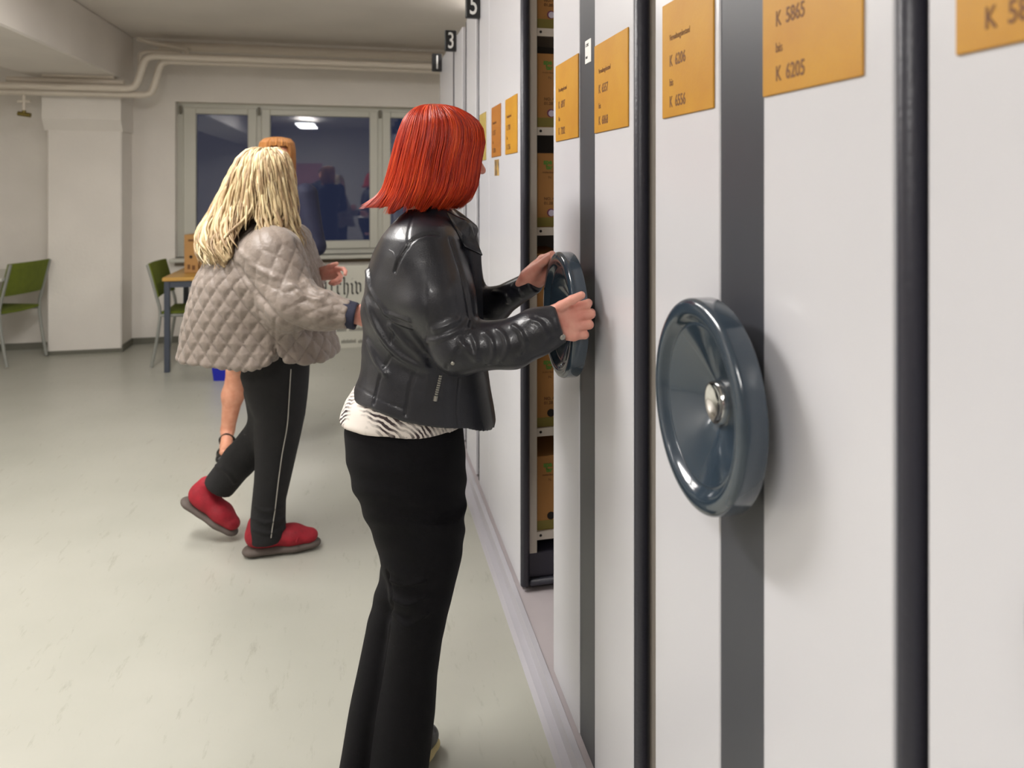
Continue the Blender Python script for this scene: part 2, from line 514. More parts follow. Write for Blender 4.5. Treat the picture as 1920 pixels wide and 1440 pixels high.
WHEEL_PROF = [(.048, .0), (.048, .03), (.047, .031), (.0155, .111), (.0140, .1145), (.0125, .1175), (.0135, .1200), (.0115, .1230), (.006, .1275),
              (.002, .1315), (.0004, .1345), (0, .139), (.0003, .1445), (.0016, .1495), (.0042, .1535), (.0075, .1556), (.0105, .1562), (.037, .1562), (.0388, .1554),
              (.0395, .153), (.039, .149), (.038, .146), (.038, .12), (.052, .035), (.053, .0)]
def handwheel(par, tc, zc, spin=0.0):
    off = par.location
    M = Matrix.Translation(Vector((.477, tc, zc)) - Vector(off)) @ Matrix.Rotation(spin, 4, 'X')
    w = MB().lathe(WHEEL_PROF, M, 96).build('handwheel', M_wheel, par, True, 50)
    hub = [(.0425, .0), (.0415, .010), (.0400, .018), (.0372, .0235), (.0350, .027), (.0352, .0305), (.0385, .0325), (.050, .033), (.050, 0)]
    MB().lathe(hub, M, 48).build('hub_cap', M_chrome, w, True, 50)
    MB().lathe([(.052, 0), (.052, .022), (.0725, .024), (.0725, 0)], M, 32).build('axle', M_steel, w, True, 50)
    # small crank knob recess mark on the rim back
    return w

def unit(t0, t1, label, strip=True, gask=(True, True), wheel=True, core=True, back=1.55):
    e = empty('mobile_shelving_unit', (D, (t0 + t1) / 2, ZB), label, 'shelving unit', 'rolling archive shelves')
    off = e.location
    tc = (t0 + t1) / 2
    if strip:
        s0, s1 = tc - .0695, tc + .0695
        MB(off).box((D, t0, ZB), (D + .02, s0, ZT), .002).build('end_panel', M_panel, e)
        MB(off).box((D, s1, ZB), (D + .02, t1, ZT), .002).build('end_panel', M_panel, e)
        MB(off).box((D + .003, s0, ZB), (D + .02, s1, ZT)).build('centre_strip', M_strip, e)
    else:
        MB(off).box((D, t0, ZB), (D + .02, t1, ZT), .002).build('end_panel', M_panel, e)
    for k, g in enumerate(gask):
        if g:
            y0, y1 = (t0 - .026, t0) if k == 0 else (t1, t1 + .026)
            MB(off).box((D - .002, y0, ZB + .002), (D + .03, y1, ZT), .009).build('rubber_edge', M_gask, e, True, 60)
    for y in (t0 - .0, t1 - .03):
        MB(off).box((D + .03, y - .003, ZB + .03), (D + .060, y + .033, ZT - .01)).build('corner_post', M_post, e)
    if core:
        MB(off).box((D + .06, t0 + .02, ZB + .03), (back, t1 - .02, ZT - .02)).build('shelf_body', M_core, e)
    if wheel:
        handwheel(e, tc, 1.173)
    return e

ZL0, ZL1 = 1.623, 1.835
A = unit(-.025, .666, 'white rolling shelf with the yellow label cut by the photo\'s right edge', gask=(True, False))
label_plate(A, .405, .625, 1.623, 1.835, ('K 5507', 'K 5864'))
B = unit(.718, 1.410, 'white rolling shelf labelled K 6206 and K 5865 with the large free handwheel', gask=(True, False))
label_plate(B, tt(1341), tt(1245), ZL0, ZL1, ('K 6206', 'K 6556'))
label_plate(B, tt(1622), tt(1434), ZL0, ZL1, ('K 5865', 'K 6205'))
C_ = unit(1.535, 2.227, 'white rolling shelf whose wheel is turned by the red-haired person', gask=(True, False))
label_plate(C_, tt(1086), tt(1044), ZL0, ZL1 + .008, ('K 6897', 'K 7202'))
label_plate(C_, tt(1180), tt(1117), ZL0, ZL1, ('K 6557', 'K 6868'))
# barcode sticker on the dark strip
st = MB(C_.location).box((D + .0015, tt(1107), CAMH + .306), (D + .003, tt(1096), CAMH + .365), .0006).build('sticker', M_white, C_)
ox = Vector((D + .0014, tt(1097.2), CAMH + .348)) - C_.location
text('A 2042', .012, ox, FACE_W, M_black, st, sx=.75)
text('2018 2', .009, ox - Vector((0, 0, .030)), FACE_W, M_black, st, sx=.75)

# the open shelf beyond the aisle
t0, t1 = tt(976) , 3.41
Dn = unit(t0, t1, 'fixed white shelf with boxes of cardboard facing the open aisle', strip=False, gask=(True, False), wheel=False, core=False)
off = Dn.location
label_plate(Dn, tt(971), tt(949), 1.615, 1.83, ('K 7203', 'K 7556'))
label_plate(Dn, tt(940), tt(923), 1.615, 1.83, ('K 7557', 'K 7890'), M_label_o)
M_foto = mat('dark_photo_print', (52, 48, 60), .4, rgb2=(210, 170, 90), nscale=22)
MB(off).box((D - .0015, tt(936), 1.5 + .035), (D, tt(928), 1.5 + .103), .0005).build('picture_sticker', M_foto, Dn)
MB(off).box((D + .06, t0 + .36, ZB + .03), (1.55, t0 + .375, ZT - .02)).build('middle_panel', M_core, Dn)
MB(off).box((1.53, t0 + .0, ZB), (1.55, t1, ZT)).build('rear_panel', M_panel, Dn)
MB(off).box((D + .03, t1 - .02, ZB + .03), (1.53, t1, ZT - .02)).build('side_panel', M_core, Dn)
MB(off).box((D + .028, t0 - .004, .085), (1.53, t0 + .35, .175), .003).build('plinth', M_base2, Dn)
MB(off).box((D + .028, t0 - .026, ZB + .004), (1.53, t0 + .0, .087), .008).build('rubber_edge', M_gask, Dn, True, 60)
s_ = 1450 / 2.76
M_card = mat('cardboard_box', (172, 122, 66), .75, noise=.07, nscale=6, bump=.08, bscale=80)
M_green = mat('green_print', (92, 140, 52), .6)
M_olive = mat('olive_print', (128, 116, 52), .7)
M_dprint = mat('dark_print', (110, 74, 40), .7)
M_hole = mat('hole_dark', (30, 20, 14), .8)
M_plum = mat('plum_ring', (110, 50, 84), .6)
M_disc = mat('pale_disc', (205, 198, 215), .6)
order = ['on the topmost visible shelf, cut by the photo\'s top edge', 'on the second shelf from the top of the photo', 'on the third shelf, level with the red hair',
         'on the fourth shelf, behind the turned wheel', 'on the second lowest shelf, below the sleeve', 'on the lowest shelf above the dark plinth']
for i, v in enumerate((57, 245, 435, 626, 816, 1012)):
    zc = CAMH + (HY - v) / s_
    sh = MB(off)
    sh.box((D + .0615, t0 + .002, zc - .0145), (1.53, t0 + .006, zc + .0145)); sh.box((D + .0615, t0 + .006, zc + .010), (1.53, t0 + .355, zc + .0145))
    so = sh.build('shelf_board', M_post, Dn)
    for xh in (D + .075, D + .48, D + .93):
        MB(off).tube([(xh, t0 + .0018, zc + .001), (xh, t0 + .0035, zc + .001)], .0052, 12).build('peg_hole', M_hole, so)
    x0, z0 = D + .0635, zc + .015
    bw, bh = .112, .268
    bx = MB((x0, t0 + .012, z0)).box((x0, t0 + .012, z0), (x0 + bw, t0 + .34, z0 + bh), .0015).build('archive_box', M_card)
    bx.location = (x0, t0 + .012, z0)
    tag(bx, 'brown cardboard archive box ' + order[i], 'box', 'archive boxes in the open aisle')
    y = -.0006
    text('spe', .026, (.024, y, bh - .040), FACE_S, M_green, bx, 'green_lettering', sx=.9, bold=.0012)
    text('tar', .022, (.034, y, bh - .058), FACE_S, M_green, bx, 'green_lettering', sx=.9, bold=.001)
    text('Archiv Box', .009, (.020, y, bh - .072), FACE_S, M_dprint, bx, 'small_print')
    text('N.', .014, (.042, y, bh - .092), FACE_S, M_dprint, bx, 'small_print')
    if i != 5:
        text('NO. 4', .015, (.026, y, .098), FACE_S, M_dprint, bx, 'small_print', bold=.0004)
        text('01.28', .015, (.026, y, .082), FACE_S, M_dprint, bx, 'small_print', bold=.0004)
    MB().box((0.0005, y, .002), (bw - .0005, 0.0005, .035)).build('olive_band', M_olive, bx)
    if i in (0, 1, 2):
        MB().tube([(.052, y - .0006, .052), (.052, .0005, .052)], .0145, 24).build('plum_ring', M_plum, bx)
        MB().tube([(.054, y - .0010, .051), (.054, .0005, .051)], .0115, 24).build('pale_disc', M_disc, bx)
    else:
        MB().tube([(.052, y - .0006, .050), (.052, .0005, .050)], .0140, 24).build('grip_hole', M_hole, bx)

E_ = unit(3.413, tt(899), 'narrow white shelf end with the pale label behind the red hair', strip=False, gask=(False, True), wheel=False)
label_plate(E_, tt(912), tt(900.5), 1.61, 1.83, None, M_label_p)
F_ = unit(tt(892.5), tt(875), 'white shelf end beneath the number 5 sign', strip=False, gask=(False, True), wheel=False)
G_ = unit(tt(867), tt(852), 'white shelf end between the number 3 and number 5 signs', strip=False, gask=(False, True), wheel=False)
H_ = unit(tt(850), 5.62, 'last white shelf end before the window wall', strip=False, gask=(True, False), wheel=False)
# number boxes sticking out from the row
def sign(par, num, y, xl):
    off = par.location
    z0 = 2.292
    o = MB(off).box((xl, y - .03, z0), (D + .001, y, z0 + .125), .004).build('number_sign', M_black, par)
    text(num, .135, (xl + .036 - off[0], y - .0305 - off[1], z0 + .018 - off[2]), FACE_S, M_white, o, 'numeral', sx=.62, bold=.001, align='CENTER')
sign(E_, '5', 3.70, .487)
sign(G_, '3', tt(855), .487)
sign(H_, '1', 5.50, .487)
# ------------------------------------------------------------------ furniture
M_felt = mat('green_upholstery', (100, 112, 26), .9, noise=.12, nscale=20, bump=.3, bscale=250)
M_tubeg = mat('grey_tube_steel', (150, 152, 146), .35, metal=.35)
M_foot = mat('dark_foot_cap', (60, 60, 58), .6)

def chair(loc, yaw, label):
    """stacking chair; local +y is where the sitter faces"""
    e = empty('upholstered_chair', loc, label, 'chair')
    e.rotation_euler = (0, 0, yaw)
    w = .225
    for sx in (-1, 1):
        x = sx * w
        MB().tube(smoothpath([(x, -.27, .012), (x, -.235, .20), (x, -.205, .44), (x, -.235, .60), (x, -.30, .845)], 6), .0125, 10).build('rear_leg', M_tubeg, e, True)
        MB().tube(smoothpath([(x, .255, .012), (x, .225, .25), (x, .20, .425)], 4), .0125, 10).build('front_leg', M_tubeg, e, True)
        MB().tube([(x, .20, .425), (x, -.205, .43)], .0125, 10).build('side_rail', M_tubeg, e, True)
    MB().tube([(-w, .17, .425), (w, .17, .425)], .010, 8).tube([(-w, -.15, .428), (w, -.15, .428)], .010, 8).build('cross_rail', M_tubeg, e, True)
    mb = MB()                                   # seat pad, slightly dished with a rolled front
    n = 10
    vs, fs = [], []
    for s_ in (0, 1):
        for i in range(n + 1):
            for j in range(n + 1):
                a, b_ = i / n * 2 - 1, j / n * 2 - 1
                x = a * .218; y = b_ * .215 + .005
                ed = max(abs(a), abs(b_)) ** 8
                z = .452 - .012 * (1 - a * a) + (-.03 * max(0, b_ - .6) ** 1.5)
                z += (.020 - .012 * ed) if s_ else (-.018 + .008 * ed)
                vs.append((x, y, z))
    m1 = (n + 1) ** 2
    for i in range(n):
        for j in range(n):
            q = (i * (n + 1) + j, (i + 1) * (n + 1) + j, (i + 1) * (n + 1) + j + 1, i * (n + 1) + j + 1)
            fs.append(q[::-1]); fs.append(tuple(k + m1 for k in q))
    ring = [i * (n + 1) for i in range(n + 1)] + [n * (n + 1) + j for j in range(1, n + 1)] + [i * (n + 1) + n for i in range(n - 1, -1, -1)] + [j for j in range(n - 1, 0, -1)]
    for a, b_ in zip(ring, ring[1:] + ring[:1]):
        fs.append((a, b_, b_ + m1, a + m1))
    mb.add(vs, fs).build('seat', M_felt, e, True, 60)
    mb = MB(); vs, fs = [], []                  # curved back pad
    for s_ in (0, 1):
        for i in range(n + 1):
            for j in range(n + 1):
                a, b_ = i / n * 2 - 1, j / n * 2 - 1
                z = .715 + b_ * .135
                y = -.235 - (z - .60) * .265 - .022 * (1 - a * a) + .012
                ed = max(abs(a), abs(b_)) ** 8
                vs.append((a * .232, y + (.018 - .01 * ed) * (1 if s_ else -1), z))
    for i in range(n):
        for j in range(n):
            q = (i * (n + 1) + j, (i + 1) * (n + 1) + j, (i + 1) * (n + 1) + j + 1, i * (n + 1) + j + 1)
            fs.append(q); fs.append(tuple(k + m1 for k in q)[::-1])
    for a, b_ in zip(ring, ring[1:] + ring[:1]):
        fs.append((a, a + m1, b_ + m1, b_))
    mb.add(vs, fs).build('backrest', M_felt, e, True, 60)
    return e

# left chair: rear feet at (12,692) and (88,668)
a, b_ = L2W(Q(12, 692, 6.27)), L2W(Q(88, 668, 6.73))
mid = (a + b_) / 2
d_ = (b_ - a)[:2]; d_ = d_ / np.linalg.norm(d_)
fwd = np.array([-d_[1], d_[0]])                 # facing left
yaw = math.atan2(fwd[1], fwd[0]) - math.pi / 2
ctr = mid[:2] + fwd * .27
chair((ctr[0], ctr[1], 0), yaw, 'green upholstered chair at the white table, left of the pillar')
# right chair: rear feet near (283,690), facing right
a = L2W(Q(284, 692, 6.28)); b_ = L2W(Q(284 + 30, 668, 6.72))
mid = (a + b_) / 2
d_ = (b_ - a)[:2]; d_ = d_ / np.linalg.norm(d_)
fwd = np.array([d_[1], -d_[0]])
yaw = math.atan2(fwd[1], fwd[0]) - math.pi / 2
ctr = mid[:2] + fwd * .27
chair((ctr[0], ctr[1], 0), yaw, 'green upholstered chair pushed under the wooden desk')

# desk with light wooden top and dark frame
M_wood = mat('beech_top', (196, 152, 76), .4, noise=.10, nscale=3, stretch=(1, 8, 8))
M_dframe = mat('dark_blue_grey_steel', (64, 70, 82), .4)
dk = L2W(Q(313, 698, 6.16)); dx0, dy0 = dk[0], dk[1]
e = empty('desk', (dx0, dy0, 0), 'desk with light wooden top and dark square legs behind the blonde person', 'desk')
DL, DW = .88, .76
MB(e.location).box((dx0 - .03, dy0 - .03, .727), (dx0 + DL, dy0 + DW, .757), .004).build('desk_top', M_wood, e)
for x in (dx0, dx0 + DL - .07):
    for y in (dy0, dy0 + DW - .07):
        MB(e.location).box((x - .018, y - .018, 0), (x + .022, y + .022, .727), .003).build('leg', M_dframe, e)
MB(e.location).box((dx0 + .02, dy0 - .01, .675), (dx0 + DL - .09, dy0 + .012, .727)).box((dx0 + .02, dy0 + DW - .08, .675), (dx0 + DL - .09, dy0 + DW - .06, .727)) \
    .box((dx0 - .01, dy0 + .02, .675), (dx0 + .012, dy0 + DW - .09, .727)).box((dx0 + DL - .08, dy0 + .02, .675), (dx0 + DL - .06, dy0 + DW - .09, .727)).build('apron', M_dframe, e)
# two boxes on the desk
M_card2 = mat('cardboard_pale', (182, 138, 84), .75, noise=.07, nscale=6)
def obox(u0, u1, v0, v1, Z, label, dep=.33, rot=0):
    p0, p1 = L2W(Q(u0, v1, Z)), L2W(Q(u1, v1, Z))
    h = (v1 - v0) / FPX * Z
    w = np.linalg.norm((p1 - p0)[:2])
    c = (p0 + p1) / 2
    o = MB().box((-w / 2, 0, 0), (w / 2, dep, h), .004).build('cardboard_box', M_card2)
    o.location = (c[0], c[1], .7575)
    o.rotation_euler = (0, 0, rot)
    tag(o, label, 'box')
    MB().box((-w * .2, -.0008, h * .82), (w * .2, .0003, h * .88)).build('printed_strip', M_dprint, o)
    MB().box((-w * .25, -.0008, h * .10), (-w * .05, .0003, h * .22)).box((w * .08, -.0008, h * .08), (w * .3, .0003, h * .2)).build('printed_mark', M_dprint, o)
    MB().tube([(0, -.0009, h * .42), (0, .0003, h * .42)], .014, 16).build('grip_hole', M_hole, o)
    return o
obox(345, 371, 437, 509, 6.45, 'upright cardboard box at the left end of the wooden desk', rot=-PSI)
obox(375, 402, 434, 509, 6.45, 'upright cardboard box on the desk, right beside the first and half behind blonde hair', rot=-PSI)

# white table at the left edge
M_wtop = mat('pale_table_top', (196, 196, 186), .4)
p = L2W(Q(28, 520, 6.45))
e = empty('table', (p[0] - .5, p[1], 0), 'pale grey table cut by the left edge of the photo', 'table')
MB(e.location).box((p[0] - 1.5, p[1] - .25, .715), (p[0], p[1] + .55, .742), .004).build('table_top', M_wtop, e)
for x in (p[0] - .72, p[0] - 1.42):
    for y in (p[1] - .2, p[1] + .5):
        MB(e.location).tube([(x, y, 0), (x, y, .715)], .018, 12).build('leg', M_tubeg, e, True)
MB(e.location).box((p[0] - 1.40, p[1] + .48, .35), (p[0] - .75, p[1] + .50, .715)).build('modesty_panel', M_wtop, e)

# blue bin under the desk
M_blue = mat('blue_plastic', (10, 24, 158), .35)
c = L2W(Q(408, 716, 5.86))
mb = MB(); k0, k1 = .115, .15
vs = []; h = .31
for (kx, z) in ((k0, 0), (k1, h), (k1 - .008, h), (k0 - .008, .012)):
    vs += [(-kx, -kx * .8, z), (kx, -kx * .8, z), (kx, kx * .8, z), (-kx, kx * .8, z)]
fs = [(3, 2, 1, 0), (12, 13, 14, 15)]
for r in range(3):
    for i in range(4):
        j = (i + 1) % 4
        fs.append((r * 4 + i, r * 4 + j, r * 4 + 4 + j, r * 4 + 4 + i))
o = mb.add(vs, fs).build('waste_bin', M_blue)
o.location = (c[0] + .10, c[1] + .10, 0); o.rotation_euler = (0, 0, -.25)
tag(o, 'blue plastic waste bin on the floor behind the blonde person', 'bin')
MB().box((-k1 - .008, -k1 * .8 - .008, h - .02), (k1 + .008, -k1 * .8, h)).box((-k1 - .008, k1 * .8, h - .02), (k1 + .008, k1 * .8 + .008, h)) \
    .box((-k1 - .008, -k1 * .8, h - .02), (-k1, k1 * .8, h)).box((k1, -k1 * .8, h - .02), (k1 + .008, k1 * .8, h)).build('rim', M_blue, o)

# white Archiv board standing under the window
M_board = mat('board_white', (200, 198, 186), .45)
ZBd = 7.12
a, b_ = L2W(Q(548, 649, ZBd)), L2W(Q(770, 649, ZBd))
YB0 = 7.30
x0, x1 = uX(552, YB0), uX(775, YB0)
e = empty('archive_sign_board', (x0, YB0, 0), 'white board with black gothic lettering standing under the window', 'sign')
MB(e.location).box((x0, YB0, .0), (x1, YB0 + .03, .757), .003).build('board', M_board, e)
MB(e.location).box((x0 + .1, YB0 + .03, 0), (x0 + .14, YB0 + .25, .03)).box((x1 - .14, YB0 + .03, 0), (x1 - .1, YB0 + .25, .03)).build('stand_foot', M_dframe, e)
# gothic strokes, cell coordinates: x 0..1, y 0..1 (x-height), ascenders to 1.5
GL = {
 'A': (1.25, [[(.05, .1), (.2, .0), (.32, .15), (.45, 1.25), (.62, 1.4)], [(.62, 1.4), (.95, 1.1), (.95, .15), (1.1, .0)], [(.35, .62), (.95, .62)], [(.05, 1.05), (.2, 1.35), (.45, 1.3)]]),
 'r': (.62, [[(.12, .95), (.25, .85), (.25, .12), (.38, .0)], [(.25, .8), (.48, 1.02), (.6, .86)]]),
 'c': (.62, [[(.55, .86), (.42, 1.0), (.2, .82), (.2, .2), (.38, .0), (.56, .14)]]),
 'h': (.78, [[(.1, 1.5), (.24, 1.4), (.24, .1), (.34, .0)], [(.24, .82), (.46, 1.0), (.64, .82), (.64, .1), (.46, -.32)]]),
 'i': (.42, [[(.1, .95), (.24, .84), (.24, .14), (.38, .0)], [(.2, 1.28), (.3, 1.38)]]),
 'v': (.80, [[(.08, 1.12), (.22, .92), (.22, .18), (.42, .0), (.66, .18), (.66, .82), (.44, 1.0), (.3, .85)]]),
 's': (.6, [[(.52, .9), (.3, 1.0), (.16, .78), (.46, .45), (.5, .2), (.3, .0), (.1, .1)]]),
}
def gothic(word, x, z, sc, Y, par):
    for ch in word:
        w, st = GL[ch]
        mb = MB(par.location)
        for s_ in st:
            pts = [(x + px * sc * .78, Y, z + pz * sc) for px, pz in s_]
            for (p0, p1) in zip(pts, pts[1:]):
                t = .075 * sc                   # broad pen at 40 degrees
                ux_, uz_ = t * math.cos(.7), t * math.sin(.7)
                q = [(p0[0] - ux_, p0[2] - uz_), (p0[0] + ux_, p0[2] + uz_), (p1[0] + ux_, p1[2] + uz_), (p1[0] - ux_, p1[2] - uz_)]
                mb.add([(a_, Y - .002, c_) for a_, c_ in q] + [(a_, Y, c_) for a_, c_ in q], [(0, 1, 2, 3), (7, 6, 5, 4), (0, 4, 5, 1), (1, 5, 6, 2), (2, 6, 7, 3), (3, 7, 4, 0)])
        mb.build('gothic_letter', M_black, par)
        x += w * sc * .78 + .05 * sc
    return x
sc = .105
xa = uX(588, YB0); zb = CAMH + (HY - 554) / FPX * (xa * SN + YB0 * CS)
gothic('Archiv', xa + .028, zb, sc, YB0 - .0005, e)
MB(e.location).box((uX(684, YB0), YB0 - .002, zb + .03), (uX(688, YB0), YB0, zb + .05)).build('print_dot', M_black, e)
M_gprint = mat('grey_print', (120, 118, 110), .6)
for v, ua, ub in ((602, 638, 662), (602, 666, 700), (614, 632, 650), (614, 655, 692), (636, 640, 668), (637, 672, 690)):
    z = CAMH + (HY - v) / FPX * 7.16
    mb = MB(e.location)
    n_ = max(3, int((ub - ua) / 3.2))
    for q in range(n_):                          # rows of small characters, too small to read
        xq = uX(ua + (ub - ua) * q / n_, YB0); xr = uX(ua + (ub - ua) * (q + .72) / n_, YB0)
        mb.box((xq, YB0 - .0015, z - .014), (xr, YB0, z + .012 + .006 * (q % 2)))
    mb.build('small_print', M_gprint, e)
# pink notice board on the back wall, mirrored in the window
M_pink = mat('pink_board', (205, 150, 160), .6)
pb = MB((-1.4, YB + .02, 1.6)).box((-2.3, YB + .0005, 1.35), (-.9, YB + .03, 2.0), .004).build('notice_board', M_pink)
pb.location = (-1.4, YB + .02, 1.6)
tag(pb, 'pink notice board on the rear wall, mirrored in the window', 'board')
# ------------------------------------------------------------------ implicit surfaces for bodies and clothes
F32 = np.float32
def cone(a, b, ra, rb, ax=None, sc=1.0):
    """round cone a->b; optional flattening by sc along the direction ax"""
    a = np.asarray(a, F32); b = np.asarray(b, F32)
    ba = b - a; l2 = float(ba @ ba) + 1e-12
    n = None if ax is None else np.asarray(ax, F32) / np.linalg.norm(ax)
    def f(p):
        pa = p - a
        if n is not None:
            h0 = np.clip(pa @ ba / l2, 0, 1)
            q = pa - h0[:, None] * ba
            q = q + np.outer(q @ n, n) * (1 / sc - 1)
            return (np.sqrt((q * q).sum(1)) - (ra + (rb - ra) * h0)).astype(F32)
        h0 = np.clip(pa @ ba / l2, 0, 1)
        q = pa - h0[:, None] * ba
        return (np.sqrt((q * q).sum(1)) - (ra + (rb - ra) * h0)).astype(F32)
    r = max(ra, rb) * max(1, sc)
    f.lo = np.minimum(a - r, b - r); f.hi = np.maximum(a + r, b + r)
    return f

def ell(c, r, R=None):
    c = np.asarray(c, F32); r = np.asarray(r, F32)
    Rm = None if R is None else np.asarray(R, F32)
    def f(p):
        q = p - c
        if Rm is not None:
            q = q @ Rm
        k0 = np.sqrt(((q / r) ** 2).sum(1)); k1 = np.sqrt(((q / (r * r)) ** 2).sum(1)) + 1e-9
        return (k0 * (k0 - 1) / k1).astype(F32)
    m = float(r.max()); f.lo = c - m; f.hi = c + m
    return f

def stack(levels, Z, ex=2.2, rot=0.0, zlo=None, zhi=None, dy=0.0):
    """levels: (v, u_left, u_right, depth radius[, depth offset]) read off the silhouette at distance Z"""
    L = sorted([(CAMH + (HY - l[0]) / FPX * Z, ((l[1] + l[2]) / 2 - PX) / FPX * Z, (l[2] - l[1]) / 2 / FPX * Z, l[3], (l[4] if len(l) > 4 else 0) + Z + dy) for l in levels])
    A = np.array(L, F32)
    z0 = A[0, 0] if zlo is None else zlo; z1 = A[-1, 0] if zhi is None else zhi
    def f(p):
        z = p[:, 2]
        cx = np.interp(z, A[:, 0], A[:, 1]).astype(F32); rx = np.interp(z, A[:, 0], A[:, 2]).astype(F32)
        ry = np.interp(z, A[:, 0], A[:, 3]).astype(F32); cy = np.interp(z, A[:, 0], A[:, 4]).astype(F32)
        q = (np.abs((p[:, 0] - cx) / rx) ** ex + np.abs((p[:, 1] - cy) / ry) ** ex) ** (1 / ex)
        d = (q - 1) * np.minimum(rx, ry)
        return np.maximum(d, np.maximum(z0 - z, z - z1)).astype(F32)
    f.lo = np.array([(A[:, 1] - A[:, 2]).min(), (A[:, 4] - A[:, 3]).min(), z0]); f.hi = np.array([(A[:, 1] + A[:, 2]).max(), (A[:, 4] + A[:, 3]).max(), z1])
    f.axis = lambda z: (np.interp(z, A[:, 0], A[:, 1]), np.interp(z, A[:, 0], A[:, 4]))
    return f

def smin(a, b, k):
    h = np.maximum(k - np.abs(a - b), 0) / k
    return np.minimum(a, b) - h * h * k * .25
def smax(a, b, k):
    return -smin(-a, -b, k)

def field(prims, p):
    """prims: list of (function, k, op) with op in + - & (join, carve, intersect)"""
    d = None
    for it in prims:
        f, k, op = it if len(it) == 3 else (it[0], it[1], '+')
        g = f(p)
        if d is None: d = g
        elif op == '+': d = smin(d, g, k)
        elif op == '-': d = smax(d, -g, k)
        else: d = smax(d, g, k)
    return d

def nets(prims, h, pad=.02):
    lo = np.min([f[0].lo for f in prims if len(f) < 3 or f[2] == '+'], 0) - pad
    hi = np.max([f[0].hi for f in prims if len(f) < 3 or f[2] == '+'], 0) + pad
    H = 4 * h
    nc = np.ceil((hi - lo) / H).astype(int) + 1
    ax = [lo[i] + (np.arange(nc[i]) + .375) * H for i in range(3)]
    G = np.stack(np.meshgrid(*ax, indexing='ij'), -1).reshape(-1, 3).astype(F32)
    Fc = field(prims, G).reshape(nc)
    near = np.abs(Fc) < H * 2.4
    F = np.repeat(np.repeat(np.repeat(Fc, 4, 0), 4, 1), 4, 2)
    Mk = np.repeat(np.repeat(np.repeat(near, 4, 0), 4, 1), 4, 2)
    idx = np.argwhere(Mk)
    pts = (lo + idx * h).astype(F32)
    vals = np.empty(len(pts), F32)
    for s in range(0, len(pts), 400000):
        vals[s:s + 400000] = field(prims, pts[s:s + 400000])
    F[Mk] = vals
    Sg = F < 0
    c = sum(Sg[i:Sg.shape[0] - 1 + i, j:Sg.shape[1] - 1 + j, k:Sg.shape[2] - 1 + k].astype(np.int8) for i in (0, 1) for j in (0, 1) for k in (0, 1))
    ids = np.argwhere((c > 0) & (c < 8))
    corners = [(i, j, k) for i in (0, 1) for j in (0, 1) for k in (0, 1)]
    cv = {o: F[ids[:, 0] + o[0], ids[:, 1] + o[1], ids[:, 2] + o[2]] for o in corners}
    acc = np.zeros((len(ids), 3)); cnt = np.zeros(len(ids))
    for a in corners:
        for axn in range(3):
            if a[axn] == 0:
                b = list(a); b[axn] = 1; b = tuple(b)
                fa, fb = cv[a], cv[b]
                m = (fa < 0) != (fb < 0)
                t = np.where(m, fa / (fa - fb + 1e-20), 0)
                q = np.tile(np.array(a, float), (len(ids), 1)); q[:, axn] += t
                acc[m] += q[m]; cnt[m] += 1
    V = lo + (ids + acc / cnt[:, None]) * h
    vid = -np.ones(c.shape, np.int64); vid[ids[:, 0], ids[:, 1], ids[:, 2]] = np.arange(len(ids))
    faces = []
    for axn in range(3):
        s0 = [slice(None)] * 3; s1 = [slice(None)] * 3
        s0[axn] = slice(0, -1); s1[axn] = slice(1, None)
        a, b = Sg[tuple(s0)], Sg[tuple(s1)]
        E = np.argwhere(a != b)
        o1, o2 = [(1, 2), (2, 0), (0, 1)][axn]
        E = E[(E[:, o1] > 0) & (E[:, o2] > 0) & (E[:, o1] < vid.shape[o1]) & (E[:, o2] < vid.shape[o2])]
        ins = a[E[:, 0], E[:, 1], E[:, 2]]
        q = []
        for d1, d2 in ((-1, -1), (0, -1), (0, 0), (-1, 0)):
            C = E.copy(); C[:, o1] += d1; C[:, o2] += d2
            q.append(vid[C[:, 0], C[:, 1], C[:, 2]])
        q = np.stack(q, 1)
        q[~ins] = q[~ins][:, ::-1]
        faces.append(q)
    Fq = np.concatenate(faces); Fq = Fq[(Fq >= 0).all(1)]
    return V, Fq

def vnormals(V, Fq):
    n = np.cross(V[Fq[:, 2]] - V[Fq[:, 0]], V[Fq[:, 3]] - V[Fq[:, 1]])
    N = np.zeros_like(V)
    for k in range(4): np.add.at(N, Fq[:, k], n)
    return N / (np.linalg.norm(N, axis=1, keepdims=True) + 1e-12)

def relax(V, Fq, it=1, w=.5):
    for _ in range(it):
        A = np.zeros_like(V); c = np.zeros(len(V))
        for k in range(4):
            a, b = Fq[:, k], Fq[:, (k + 1) % 4]
            np.add.at(A, a, V[b]); np.add.at(A, b, V[a]); np.add.at(c, a, 1); np.add.at(c, b, 1)
        V = V * (1 - w) + w * A / np.maximum(c, 1)[:, None]
    return V

